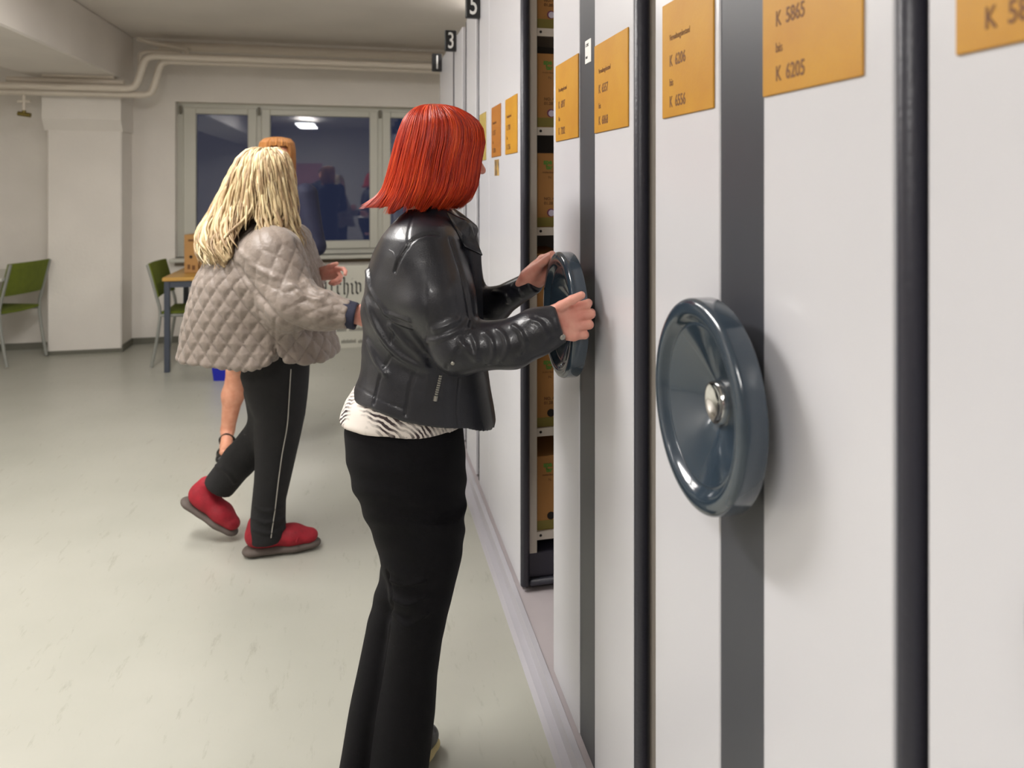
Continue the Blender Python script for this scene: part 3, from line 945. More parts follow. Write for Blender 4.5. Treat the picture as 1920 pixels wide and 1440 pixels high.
class Surf:
    def __init__(self, V, Fq):
        self.V, self.F = V, Fq
        self.N = vnormals(V, Fq); self.bvh = None; self.attr = {}
    def ray(self, u, v):
        if self.bvh is None:
            self.bvh = BVHTree.FromPolygons([tuple(p) for p in self.V], [tuple(int(i) for i in q) for q in self.F])
        o = Vector((0, 0, CAMH)); d = Vector(tuple(Q(u, v, 1.0))) - o
        h = self.bvh.ray_cast(o, d.normalized())
        return (None, None) if h[0] is None else (np.array(h[0]), np.array(h[1]))
    def groove(self, uv, depth=.003, w=.004, both=0.0):
        P = []
        fine = smoothpath([np.array(q, float) for q in uv], 10) if len(uv) > 2 else [np.array(uv[0], float) * (1 - t) + np.array(uv[1], float) * t for t in np.linspace(0, 1, 20)]
        for q in fine:
            h, n = self.ray(q[0], q[1])
            if h is not None: P.append(h)
        if len(P) < 2: return
        P = np.array(P)
        D_ = np.full(len(self.V), 9.0)
        box = (self.V > P.min(0) - .03).all(1) & (self.V < P.max(0) + .03).all(1)
        v = self.V[box]; dd = np.full(len(v), 9.0)
        for a, b in zip(P[:-1], P[1:]):
            if np.linalg.norm(b - a) > .06: continue
            ba = b - a; t = np.clip((v - a) @ ba / (ba @ ba + 1e-12), 0, 1)
            dd = np.minimum(dd, np.linalg.norm(v - a - t[:, None] * ba, axis=1))
        D_[box] = dd
        g = -depth * np.exp(-(D_ / w) ** 2) + both * depth * np.exp(-((D_ - 2.2 * w) / (1.3 * w)) ** 2)
        self.V = self.V + self.N * g[:, None]
    def fold(self, uv, amp=.008, w=.012):
        """a raised soft fold along a line"""
        self.groove(uv, -amp, w)
    def done(self, name, m, root, uv=None, sm=True, keep=True):
        off = np.zeros(3); q = root
        while q is not None:
            off += np.array(q.location); q = q.parent
        Wd = L2W(self.V) - off
        me = bpy.data.meshes.new(name)
        me.from_pydata(Wd.tolist(), [], self.F.tolist())
        for k, a in self.attr.items():
            at = me.attributes.new(k, 'FLOAT_VECTOR', 'POINT')
            at.data.foreach_set('vector', np.asarray(a, F32).ravel())
        me.update()
        return link(name, me, m, root, sm)

def surf(prims, h, it=1):
    V, Fq = nets(prims, h)
    return Surf(relax(V, Fq, it, .5) if it else V, Fq)

def wob(V, seed, n=6, f0=10, f1=30, stretch=(1, 1, 1)):
    r = np.random.default_rng(seed); o = np.zeros(len(V))
    for i in range(n):
        k = r.normal(size=3) * np.array(stretch); k = k / np.linalg.norm(k) * r.uniform(f0, f1)
        o += np.sin(V @ k + r.uniform(0, 6.28) + .8 * np.sin(V @ (k[[1, 2, 0]] * .45)))
    return o / n

# ------------------------------------------------------------------ heads, hands
def basis(fwd, up=(0, 0, 1)):
    f = np.asarray(fwd, float); f /= np.linalg.norm(f)
    r = np.cross(f, up); r /= np.linalg.norm(r)
    return f, r, np.cross(r, f)

def head_prims(c, fwd, s=1.0, up=(0, 0, 1)):
    f, r, u = basis(fwd, up)
    c = np.asarray(c, float)
    def P(a, b, d): return c + s * (a * f + b * r + d * u)
    R = np.stack([f, r, u], 1)
    E = lambda p, rr: ell(P(*p), np.array(rr) * s, R)
    pr = [(E((-.012, 0, .030), (.096, .076, .094)), 0), (E((.030, 0, -.035), (.062, .058, .078)), .03),
          (E((.066, 0, -.092), (.024, .026, .022)), .035), (E((.050, .040, -.03), (.034, .022, .030)), .03), (E((.050, -.040, -.03), (.034, .022, .030)), .03),
          (E((.078, 0, .032), (.018, .050, .014)), .02),
          (cone(P(.088, 0, .018), P(.112, 0, -.026), .007 * s, .011 * s), .014),
          (E((.098, .010, -.032), (.010, .008, .007)), .006), (E((.098, -.010, -.032), (.010, .008, .007)), .006),
          (E((.096, .032, .010), (.014, .017, .012)), .012, '-'), (E((.096, -.032, .010), (.014, .017, .012)), .012, '-'),
          (E((.088, 0, -.055), (.012, .024, .0055)), .005), (E((.086, 0, -.067), (.012, .020, .0065)), .005),
          (E((.100, 0, -.0608), (.010, .024, .0015)), .004, '-')]
    for sg in (1, -1):
        pr += [(E((-.008, sg * .077, -.002), (.018, .008, .030)), .006), (E((-.002, sg * .084, .0), (.008, .006, .016)), .005, '-')]
    return pr, P

def eyes(P, s, root, m_eye, m_iris, f, m_brow, m_lid):
    for sg in (1, -1):
        c = L2W(P(.0758, sg * .031, .010)) - np.array(root.location)
        mb = MB(); vs, fs = [], []
        n = 12
        for i in range(n + 1):
            for j in range(n * 2):
                a, b = math.pi * i / n, math.pi * j / n
                vs.append(c + .0122 * s * np.array([math.sin(a) * math.cos(b), math.sin(a) * math.sin(b), math.cos(a)]))
        for i in range(n):
            for j in range(n * 2):
                k = (j + 1) % (n * 2)
                fs.append((i * 2 * n + j, (i + 1) * 2 * n + j, (i + 1) * 2 * n + k, i * 2 * n + k))
        bp = [L2W(P(a_, sg * b_, c_)) - np.array(root.location) for a_, b_, c_ in ((.0955, .016, .031), (.0945, .028, .036), (.0865, .040, .036), (.076, .050, .030))]
        MB().tube(smoothpath(bp, 4), .0030 * s, 6).build('eyebrow', m_brow, root, True)
        lp = [L2W(P(.0757 + .0126 * math.cos(t_) * .95, sg * .031 + .0126 * math.sin(t_) * .95, .0135 + .0015 * math.cos(t_ * 2))) - np.array(root.location) for t_ in np.linspace(-1.1, 1.1, 9)]
        MB().tube(lp, .0028 * s, 6).build('eyelid', m_lid, root, True)
        eo = mb.add(vs, fs).build('eye', m_eye, root, True, 90)
        fw = L2W(f)
        M = Matrix.Translation(Vector(c + fw * .0115 * s)) @ Vector((1, 0, 0)).rotation_difference(Vector(fw)).to_matrix().to_4x4()
        MB().lathe([(.0, .0068 * s), (.0012, .005 * s), (.0016, 0)], M, 16).build('iris', m_iris, eo, True)

def hand_prims(w, d, side, s=1.0, curl=(20, 25, 15), thumb=(40, 10), spread=1.0, wr=.026, fl=(1, 1, 1, 1), thick=1.0, tdir=None, pal=1):
    """w wrist, d pointing direction, side towards the index finger; fingers curl towards cross(d, side)"""
    d = np.asarray(d, float); d /= np.linalg.norm(d)
    side = np.asarray(side, float); side -= d * (side @ d); side /= np.linalg.norm(side)
    n = np.cross(d, side) * pal                   # palm faces this way (pal=-1 for a right hand)
    w = np.asarray(w, float)
    r = .0102 * s * thick
    pr = []
    pl = .082 * s
    base = []
    for i, (o, l) in enumerate(((.030, .98), (.0105, 1.03), (-.009, .98), (-.0275, .90))):
        k = w + d * pl * l + side * o * s * spread
        pr.append((cone(w + side * o * .45 * s + d * .004, k, .0145 * s, .0118 * s), .018))
        base.append(k)
    pr.append((cone(w - d * .015, w + d * .01, wr * s, wr * .95 * s, n, .78), .02))
    pr.append((cone(w + d * .02 + side * .020 * s + n * .008, w + d * .050 * s + side * .026 * s + n * .006, .017 * s, .013 * s), .02))
    L0 = [(.043, .026, .021), (.047, .030, .022), (.044, .028, .021), (.034, .021, .019)]
    for i, k in enumerate(base):
        ang = 0.0; p = k
        cu = curl[i] if hasattr(curl[0], '__len__') else curl
        fan = (1.5 - i) * .05 * spread
        for j in range(3):
            ang += math.radians(cu[j] + (i - 1.5) * 2.0)
            q = p + (d * math.cos(ang) + n * math.sin(ang) + side * fan * math.cos(ang)) * L0[i][j] * s * fl[i]
            rr = r * (1.04, .95, .86)[j] * (.9 if i == 3 else 1)
            pr.append((cone(p, q, rr, rr * .93), .0065 if j == 0 else .003))
            p = q
    # thumb leaves the side of the palm near its base
    a1, a2 = math.radians(thumb[0]), math.radians(thumb[1])
    t0 = w + d * .022 * s + side * .022 * s + n * .006 * s
    td = d * math.cos(a1) + side * math.sin(a1) + n * math.sin(a2) if tdir is None else np.asarray(tdir, float)
    td /= np.linalg.norm(td)
    t1 = t0 + td * .042 * s
    td2 = td * .9 + d * .30 + n * .12; td2 /= np.linalg.norm(td2)
    t2 = t1 + td2 * .030 * s; t3 = t2 + (td2 + d * .2) / np.linalg.norm(td2 + d * .2) * .024 * s
    pr += [(cone(t0, t1, .0165 * s, .0120 * s), .014), (cone(t1, t2, .0120 * s, .0108 * s), .004), (cone(t2, t3, .0108 * s, .0090 * s), .003)]
    return pr

def joinsurf(parts):
    V = np.concatenate([p.V for p in parts]); o = np.cumsum([0] + [len(p.V) for p in parts[:-1]])
    return Surf(V, np.concatenate([p.F + k for p, k in zip(parts, o)]))

# ------------------------------------------------------------------ hair built from flowing sheets and locks
def prof(levels, Z):
    """levels (v, uL, uR, ry[, dy]) -> function of height fraction"""
    A = np.array([((CAMH + (HY - l[0]) / FPX * Z), ((l[1] + l[2]) / 2 - PX) / FPX * Z, (l[2] - l[1]) / 2 / FPX * Z, l[3], Z + (l[4] if len(l) > 4 else 0)) for l in levels])
    s = np.linspace(0, 1, len(A))
    def f(t):
        return [np.interp(t, s, A[:, i]) for i in range(5)]
    return f

def hair_point(pf, phi, t, rad=1.0):
    z, cx, rx, ry, cy = pf(t)
    return np.stack([cx + rad * rx * np.cos(phi), cy + rad * ry * np.sin(phi), z + 0 * phi], -1)

def hair_sheet(name, pf, phis, tmax, m, root, amp, waves, rad=1.0, nt_=70, thick=.012, wave=None):
    """closed shell following the profile for the given angles; tmax per angle; waves(phi,t) radial groove field"""
    n = len(phis)
    V = []
    for lay in (0, 1):
        for j in range(nt_ + 1):
            t = tmax * j / nt_
            g = waves(phis, t)
            p = hair_point(pf, phis, t, rad)
            z, cx, rx, ry, cy = pf(t)
            out = np.stack([np.cos(phis), np.sin(phis), 0 * phis], -1)
            inn = thick * np.minimum(1, j / 4.0) if lay else 0
            p = p + out * (amp * g * np.minimum(1, j / 8.0) - inn)[:, None]
            if lay: p[:, 2] -= thick * .8 * max(0, 1 - j / 6)
            if wave is not None: p = p + wave(phis, t)
            V.append(p)
    V = np.concatenate(V)
    k1 = (nt_ + 1) * n; Fq = []
    for j in range(nt_):
        for i in range(n - 1):
            a = j * n + i
            Fq.append((a, a + n, a + n + 1, a + 1)); Fq.append((a + k1, a + 1 + k1, a + n + 1 + k1, a + n + k1))
    for i in range(n - 1):
        a = nt_ * n + i; Fq.append((a, a + k1, a + 1 + k1, a + 1))
    for j in range(nt_):
        a = j * n; Fq.append((a, a + k1, a + n + k1, a + n)); a = j * n + n - 1; Fq.append((a, a + n, a + n + k1, a + k1))
    Sf = Surf(V, np.array(Fq))
    uvv = np.zeros((len(V), 3))
    T = np.concatenate([np.repeat(np.arange(nt_ + 1) / nt_, n)] * 2); PH = np.tile(phis, 2 * (nt_ + 1))
    uvv[:, 0] = PH; uvv[:, 1] = T
    Sf.attr['flow'] = uvv
    return Sf.done(name, m, root)

def strands(name, paths, radii, m, root, n=5, flows=None):
    """many tapered tubes in one mesh; paths: list of (k,3) local"""
    V, Fq, A = [], [], []
    base = 0
    for idx, (P, r0) in enumerate(zip(paths, radii)):
        P = np.asarray(P); k = len(P)
        T = np.gradient(P, axis=0); T /= np.linalg.norm(T, axis=1, keepdims=True) + 1e-9
        ref = np.array([.3, .9, .1]); b1 = np.cross(T, ref); b1 /= np.linalg.norm(b1, axis=1, keepdims=True) + 1e-9
        b2 = np.cross(T, b1)
        tt_ = np.linspace(0, 1, k); rr = r0 * np.minimum(1, (1 - tt_) * 4 + .12) * np.minimum(1, tt_ * 8 + .3)
        for q in range(n):
            a = 2 * math.pi * q / n
            V.append(P + (rr[:, None]) * (math.cos(a) * b1 + math.sin(a) * b2))
        for i in range(k - 1):
            for q in range(n):
                q2 = (q + 1) % n
                Fq.append((base + q * k + i, base + q2 * k + i, base + q2 * k + i + 1, base + q * k + i + 1))
        fl = np.zeros((n * k, 3)); fl[:, 0] = (flows[idx] if flows is not None else idx * .37); fl[:, 1] = np.tile(tt_, n)
        A.append(fl)
        base += n * k
    Sf = Surf(np.concatenate(V), np.array(Fq))
    Sf.attr['flow'] = np.concatenate(A)
    return Sf.done(name, m, root)

def hair_mat(name, cols, rough=.32, scale=26):
    m = bpy.data.materials.new(name); m.use_nodes = True
    nt = m.node_tree; b = nt.nodes['Principled BSDF']; N = nt.nodes.new; Lk = nt.links.new
    at = N('ShaderNodeAttribute'); at.attribute_name = 'flow'
    mp = N('ShaderNodeMapping'); mp.inputs['Scale'].default_value = (scale, 1.6, 1)
    n = N('ShaderNodeTexNoise'); n.inputs['Scale'].default_value = 1; n.inputs['Detail'].default_value = 5; n.inputs['Roughness'].default_value = .65
    Lk(at.outputs['Vector'], mp.inputs['Vector']); Lk(mp.outputs['Vector'], n.inputs['Vector'])
    r = N('ShaderNodeValToRGB'); e = r.color_ramp.elements
    e[0].position = .30; e[0].color = lin(cols[0]); e[1].position = .72; e[1].color = lin(cols[-1])
    for i, c in enumerate(cols[1:-1]):
        x = e.new(.30 + .42 * (i + 1) / (len(cols) - 1)); x.color = lin(c)
    Lk(n.outputs['Fac'], r.inputs['Fac']); Lk(r.outputs['Color'], b.inputs['Base Color'])
    b.inputs['Roughness'].default_value = rough
    b.inputs['Specular IOR Level'].default_value = .45
    mp2 = N('ShaderNodeMapping'); mp2.inputs['Scale'].default_value = (scale * 5, 2.5, 1)
    n2 = N('ShaderNodeTexNoise'); n2.inputs['Scale'].default_value = 1; n2.inputs['Detail'].default_value = 4
    Lk(at.outputs['Vector'], mp2.inputs['Vector']); Lk(mp2.outputs['Vector'], n2.inputs['Vector'])
    bp = N('ShaderNodeBump'); bp.inputs['Strength'].default_value = .6; bp.inputs['Distance'].default_value = .006
    Lk(n2.outputs['Fac'], bp.inputs['Height']); Lk(bp.outputs['Normal'], b.inputs['Normal'])
    return m
# ------------------------------------------------------------------ person 1: red bob, black leather jacket
def skin_mat(name, rgb, rgb2):
    m = mat(name, rgb, .5, rgb2=rgb2, nscale=28, bump=.06, bscale=300)
    b = m.node_tree.nodes['Principled BSDF']
    b.inputs['Subsurface Weight'].default_value = .12
    b.inputs['Subsurface Radius'].default_value = (.9, .35, .2)
    b.inputs['Subsurface Scale'].default_value = .006
    return m
M_skin = skin_mat('skin_fair', (226, 168, 150), (212, 140, 124))
M_eye = mat('eye_white', (230, 225, 220), .2)
M_iris = mat('iris', (70, 60, 45), .2)
M_leather = mat('black_leather', (30, 31, 38), .35, coat=.14, bump=.10, bscale=340, rough_var=.06, noise=.2, nscale=14)
M_cloth = mat('black_trousers', (9, 8, 12), .8, spec=.2, noise=.2, nscale=30, bump=.25, bscale=500)
M_red = hair_mat('copper_red_hair', ((92, 8, 2), (168, 32, 4), (212, 66, 8), (238, 116, 40)), .36, 30)
M_metal = mat('zip_metal', (170, 168, 160), .3, metal=.9)
M_shoe_sole = mat('tan_sole', (196, 180, 130), .6)
M_shoe_black = mat('black_shoe', (22, 22, 24), .35)

def shirt_mat():
    m = bpy.data.materials.new('print_shirt'); m.use_nodes = True
    nt = m.node_tree; b = nt.nodes['Principled BSDF']; N = nt.nodes.new; Lk = nt.links.new
    tc = N('ShaderNodeTexCoord')
    w = N('ShaderNodeTexWave'); w.inputs['Scale'].default_value = 40; w.inputs['Distortion'].default_value = 7; w.inputs['Detail'].default_value = 3
    w.inputs['Detail Scale'].default_value = .6; w.bands_direction = 'DIAGONAL'
    n = N('ShaderNodeTexNoise'); n.inputs['Scale'].default_value = 16; n.inputs['Detail'].default_value = 3
    Lk(tc.outputs['Object'], w.inputs['Vector']); Lk(tc.outputs['Object'], n.inputs['Vector'])
    mx = N('ShaderNodeMath'); mx.operation = 'MULTIPLY'
    r1 = N('ShaderNodeValToRGB'); r1.color_ramp.elements[0].position = .40; r1.color_ramp.elements[1].position = .60
    Lk(n.outputs['Fac'], r1.inputs['Fac'])
    r2 = N('ShaderNodeValToRGB'); r2.color_ramp.elements[0].position = .35; r2.color_ramp.elements[1].position = .6
    Lk(w.outputs['Fac'], r2.inputs['Fac'])
    Lk(r1.outputs['Color'], mx.inputs[0]); Lk(r2.outputs['Color'], mx.inputs[1])
    r = N('ShaderNodeValToRGB'); r.color_ramp.elements[0].color = lin((222, 214, 206)); r.color_ramp.elements[1].color = lin((58, 46, 48))
    Lk(mx.outputs[0], r.inputs['Fac']); Lk(r.outputs['Color'], b.inputs['Base Color'])
    b.inputs['Roughness'].default_value = .8
    return m
M_shirt = shirt_mat()

def hemz(poly, above=True):
    xs = np.array([(u - PX) / FPX * z for u, v, z in poly]); zs = np.array([CAMH + (HY - v) / FPX * z for u, v, z in poly])
    o = np.argsort(xs); xs, zs = xs[o].astype(F32), zs[o].astype(F32)
    def f(p):
        d = np.interp(p[:, 0], xs, zs) - p[:, 2]
        return (d if above else -d).astype(F32)
    return f

Z1 = 2.0
root = empty('person', L2W(Q(742, 1450, 1.97)) * np.array([1, 1, 0]), 'person with a copper-red bob in a black leather jacket turning the shelf handwheel', 'person')
R1 = root
HD = (826, 296, 2.0)
hf = np.array([.93, .36, -.05])
hp_, HP = head_prims(Q(*HD), hf, 1.0)
head = surf(hp_ + [(cone(Q(812, 345, 2.0), Q(800, 430, 2.01), .052, .062), .03)], .0035, 1)
# near hand gripping the rim at its side, far hand at its upper far side
wn = Q(1013, 613, 1.772)
near = surf(hand_prims(wn, (1, .16, .11), (-.1, .05, 1), 1.0, curl=((4, 72, 55), (6, 72, 55), (8, 72, 55), (12, 72, 55)), spread=1.12, fl=(.78, .78, .78, .85), thick=1.10, wr=.022, tdir=(.74, -.42, .62), pal=-1), .0018, 1)
wf = Q(988, 534, 2.10)
far = surf(hand_prims(wf, (.72, -.10, .62), (-.45, -.35, .62), 1.0, curl=(38, 55, 40), spread=1.0, fl=(.9,) * 4, tdir=(.62, -.45, .62)), .0022, 1)
body_l = surf([(stack([(430, 760, 850, .10), (470, 715, 870, .15), (560, 705, 880, .13), (700, 700, 880, .12), (800, 690, 840, .13), (900, 695, 850, .13), (1000, 715, 850, .12)], Z1), 0),
               (cone(Q(762, 1000, 2.0), Q(732, 1180, 2.0), .045, .038), .03), (cone(Q(732, 1180, 2.0), Q(670, 1425, 1.965), .036, .03), .03), (cone(Q(800, 1000, 1.94), Q(778, 1200, 1.93), .055, .045), .03), (cone(Q(778, 1200, 1.93), Q(748, 1425, 1.94), .042, .03), .03),
               (cone(Q(800, 470, 1.90), Q(860, 650, 1.80), .04, .034), .03), (cone(Q(860, 650, 1.80), Q(958, 644, 1.786), .034, .03), .02), (cone(Q(958, 644, 1.786), Q(1020, 611, 1.773), .03, .026), .02),
               (cone(Q(835, 455, 2.12), Q(878, 582, 2.24), .04, .03), .03), (cone(Q(878, 582, 2.24), Q(925, 572, 2.17), .028, .026), .02), (cone(Q(925, 572, 2.17), Q(988, 534, 2.10), .026, .022), .02),
               (cone(Q(805, 400, 2.0), Q(800, 450, 2.01), .055, .06), .03)], .009, 1)
joinsurf([body_l, head, near, far]).done('body', M_skin, root)
eyes(HP, 1.0, root, M_eye, M_iris, hf / np.linalg.norm(hf), M_red, M_skin)
# finger nails on the near thumb are too small to show; hair next
RL = [(196, 812, 826, .012), (198, 795, 838, .035), (203, 781, 858, .062), (213, 769, 877, .085), (226, 760, 893, .100), (243, 753, 903, .108), (268, 745, 906, .113), (297, 738, 900, .116),
      (325, 731, 896, .118), (348, 724, 892, .120), (366, 717, 884, .120), (380, 712, 874, .118), (394, 708, 862, .114)]
pf = prof(RL, 2.0)
fa = math.atan2(.36, .93)
NP_ = 620
phis = np.linspace(fa + .62, fa - .30 + 2 * math.pi, NP_)
def cl(ph, seed, fs, am):
    r = np.random.default_rng(seed); return sum(a * np.sin(f * ph + r.uniform(0, 6.3)) for f, a in zip(fs, am))
tmax = np.clip(.955 + .035 * cl(phis, 3, (5, 9, 17, 31), (.5, .8, .5, .35)), .8, 1.0)
dd = np.abs(((phis - (math.pi * 1.30)) + math.pi) % (2 * math.pi) - math.pi)
tmax = tmax - .045 * np.exp(-(dd / .10) ** 2)
def wv(ph, t):
    return (cl(ph + .10 * np.sin(3 * t), 5, (11, 23, 41, 67, 97, 151), (.8, .8, .7, .6, .5, .4)) * (.35 + .65 * t)) * .5
def flick(ph, t):
    # tips swing outwards at the back and curl at the neck
    k = np.clip((t - .76) / .24, 0, 1) ** 1.6
    back = np.exp(-((((ph - math.pi * 1.02) + math.pi) % (2 * math.pi) - math.pi) / .75) ** 2)
    near_ = np.exp(-((((ph - math.pi * 1.42) + math.pi) % (2 * math.pi) - math.pi) / .35) ** 2)
    o = np.zeros((len(ph), 3))
    amt = k * (.042 * back + .020 * near_ - .012 * (1 - back))
    o[:, 0] += np.cos(ph) * amt; o[:, 1] += np.sin(ph) * amt
    o[:, 2] += k * (.006 * back - .012 * near_)
    return o
hs = hair_sheet('hair', pf, phis, tmax, M_red, root, .0020, wv, 1.0, 90, .014, flick)
paths, rad, fl = [], [], []
r_ = np.random.default_rng(11)
for i in range(1500):
    ph = r_.uniform(phis[0], phis[-1]); tm = float(np.interp(ph, phis, tmax)) + r_.uniform(-.04, .035)
    t0s = r_.uniform(0.0, .35) ** 1.3
    ts = np.linspace(t0s, tm, 22); pa = ph + r_.normal() * .05 * (ts - t0s) + .02 * np.sin(ts * 5 + r_.uniform(0, 6))
    rr = 1.0 + r_.uniform(0, .035)
    P = np.concatenate([hair_point(pf, np.array([a]), t, rr) + flick(np.array([a]), t) for a, t in zip(pa, ts)])
    out = np.stack([np.cos(pa), np.sin(pa), 0 * pa], -1)
    P += out * (.0020 * np.array([wv(np.array([a]), t)[0] for a, t in zip(pa, ts)]) + .0008)[:, None]
    P += out * (r_.uniform(-.002, .010) * np.clip((ts - .7) / .3, 0, 1) ** 2)[:, None]
    paths.append(P); rad.append(r_.uniform(.0006, .0016)); fl.append(ph)
so = strands('hair_strands', paths, rad, M_red, hs, 4, fl)

# jacket ------------------------------------------------
JL = [(392, 768, 846, .075), (404, 752, 858, .10), (418, 739, 868, .130), (440, 722, 880, .160), (470, 706, 888, .176), (510, 693, 897, .182), (560, 685, 902, .180), (610, 684, 906, .172),
      (660, 686, 910, .168), (700, 677, 914, .172), (735, 664, 919, .180), (775, 658, 926, .188), (830, 656, 934, .192)]
jst = stack(JL, Z1, 2.3)
hem = hemz([(640, 728, 2.0), (663, 735, 1.99), (700, 760, 1.87), (760, 789, 1.83), (820, 805, 1.82), (870, 812, 1.83), (912, 814, 1.90), (940, 815, 1.97)])
arm_n = [(cone(Q(800, 478, 1.885), Q(822, 560, 1.835), .078, .080), .07), (cone(Q(822, 560, 1.835), Q(860, 652, 1.80), .078, .062), .03),
         (cone(Q(860, 652, 1.80), Q(960, 645, 1.785), .062, .054), .02), (cone(Q(960, 645, 1.785), Q(1005, 623, 1.778), .053, .051), .02), (cone(Q(1005, 623, 1.778), Q(1046, 608, 1.775), .051, .046), .02)]
arm_f = [(cone(Q(842, 450, 2.13), Q(878, 582, 2.24), .075, .060), .06), (cone(Q(878, 582, 2.24), Q(925, 572, 2.17), .058, .048), .03), (cone(Q(925, 572, 2.17), Q(1004, 527, 2.09), .045, .031), .02)]
cutn = Q(1052, 608, 1.774); nn = np.array([.955, .02, .30]); nn /= np.linalg.norm(nn)
cutf = Q(1003, 527, 2.09); nf = np.array([.74, -.50, .45]); nf /= np.linalg.norm(nf)
def plane(c, n, lim=.2):
    c = np.asarray(c, F32); n = np.asarray(n, F32)
    return lambda p: np.where(((p - c) ** 2).sum(1) < lim ** 2, (p - c) @ n, -1).astype(F32)
# open jacket front: collar wings
lap = [(cone(Q(806, 397, 1.94), Q(868, 428, 1.93), .022, .020), .02), (cone(Q(868, 428, 1.93), Q(893, 478, 1.93), .020, .014), .02),
       (cone(Q(830, 392, 2.06), Q(885, 430, 2.08), .02, .016), .02)]
jk = surf([(jst, 0), (hem, .006, '&')] + arm_n + arm_f + lap + [(plane(cutn, nn, .12), .003, '&'), (plane(cutf, nf, .10), .003, '&')], .0042, 1)
V = jk.V
U = PX + V[:, 0] / V[:, 1] * FPX; Vv = HY - (V[:, 2] - CAMH) / V[:, 1] * FPX
# broad soft creases
fo = lambda l, a, w: jk.fold(l, a * .72, w * .8)
waist = np.exp(-((Vv - 620) / 90) ** 2) * (U < 800)
jk.V = jk.V + jk.N * (.0022 * wob(V, 1, 6, 18, 45, (1, 1, .6)) + .0035 * waist * np.sin((Vv - .75 * (U - 690)) / 13 + 1.2 * np.sin(U / 31)))[:, None]
fo([(688, 560), (700, 600), (722, 640), (750, 668), (790, 690)], .010, .012)
fo([(690, 640), (705, 675), (722, 700)], .008, .010)
fo([(722, 586), (745, 592), (768, 600)], .008, .006); 
fo([(735, 610), (760, 640), (782, 662), (800, 690)], .009, .012)
fo([(687, 500), (694, 540), (716, 575), (740, 600), (770, 612)], .008, .008)
fo([(815, 618), (835, 612), (858, 600)], .009, .010); fo([(800, 640), (822, 636), (862, 618), (880, 600)], .006, .008)
fo([(862, 640), (880, 660), (895, 676)], .006, .008); fo([(885, 628), (893, 650), (892, 672)], .006, .006)
fo([(910, 625), (922, 640), (925, 662), (915, 680)], .007, .007); fo([(932, 618), (945, 630), (950, 655), (938, 676)], .006, .006)
fo([(962, 612), (976, 622), (985, 645), (976, 662)], .008, .006); fo([(995, 600), (1012, 606), (1026, 630)], .005, .006)
fo([(1008, 592), (1028, 600), (1040, 622)], .004, .005)
fo([(925, 548), (945, 552), (952, 566)], .006, .007); fo([(960, 538), (972, 545), (978, 558)], .005, .006)
gr = lambda l, d=.0046, w=.0036: jk.groove(l, d, w * .8, .05)
gr([(822, 439), (798, 439), (776, 449), (760, 469), (747, 490), (740, 508)], .005, .0042)
gr([(773, 406), (766, 437), (765, 465)], .002, .003)
gr([(690, 489), (699, 559), (722, 584), (737, 612), (733, 645), (736, 660), (715, 699), (707, 728), (700, 757)])
gr([(786, 655), (782, 687), (769, 725), (760, 778)])
gr([(862, 706), (857, 763), (861, 808)], .002, .003)
gr([(872, 640), (858, 658), (846, 676), (836, 690)], .005, .004)
gr([(668, 722), (705, 745), (760, 768)], .002, .003)
gr([(846, 450), (868, 520), (880, 580), (884, 612)], .006, .007)
gr([(832, 700), (824, 745)], .002, .004)
gr([(800, 560), (800, 620), (815, 660), (832, 692)], .0, .004)
jko = jk.done('leather_jacket', M_leather, root)
def onsurf(sf, u, v, lift=.0015):
    h, n = sf.ray(u, v)
    if h is None: return None, None
    if n @ (h - np.array([0, 0, CAMH])) > 0: n = -n
    return h + n * lift, n
# zip, snaps, collar zip pull
rl = np.array(root.location)
def disc(sf, u, v, r, m, par, name, t=.003):
    h, n = onsurf(sf, u, v, 0)
    if h is None: return
    fw = L2W(n)
    M = Matrix.Translation(Vector(L2W(h) - rl)) @ Vector((1, 0, 0)).rotation_difference(Vector(fw)).to_matrix().to_4x4()
    MB().lathe([(-.004, r), (t * .6, r), (t, r * .8), (t * 1.1, r * .45), (t * .8, r * .3), (t * .8, 0)], M, 24).build(name, m, par, True, 50)
disc(jk, 1055, 632, .0068, M_metal, jko, 'snap_button')
disc(jk, 849, 681, .0045, M_metal, jko, 'snap_button')
disc(jk, 898, 470, .0040, M_metal, jko, 'snap_button')
zp = [onsurf(jk, 826 - 8.5 * k / 9, 704 + 38 * k / 9, .001)[0] for k in range(10)]
mb = MB(rl)
for k in range(9):
    a, b_ = L2W(zp[k]), L2W(zp[k] * .35 + zp[k + 1] * .65)
    mb.tube([a, b_], .0042, 6)
mb.tube([L2W(zp[9]), L2W(zp[9] + np.array([-.002, -.002, -.012]))], .0055, 8)
mb.build('pocket_zip', M_metal, jko, True)
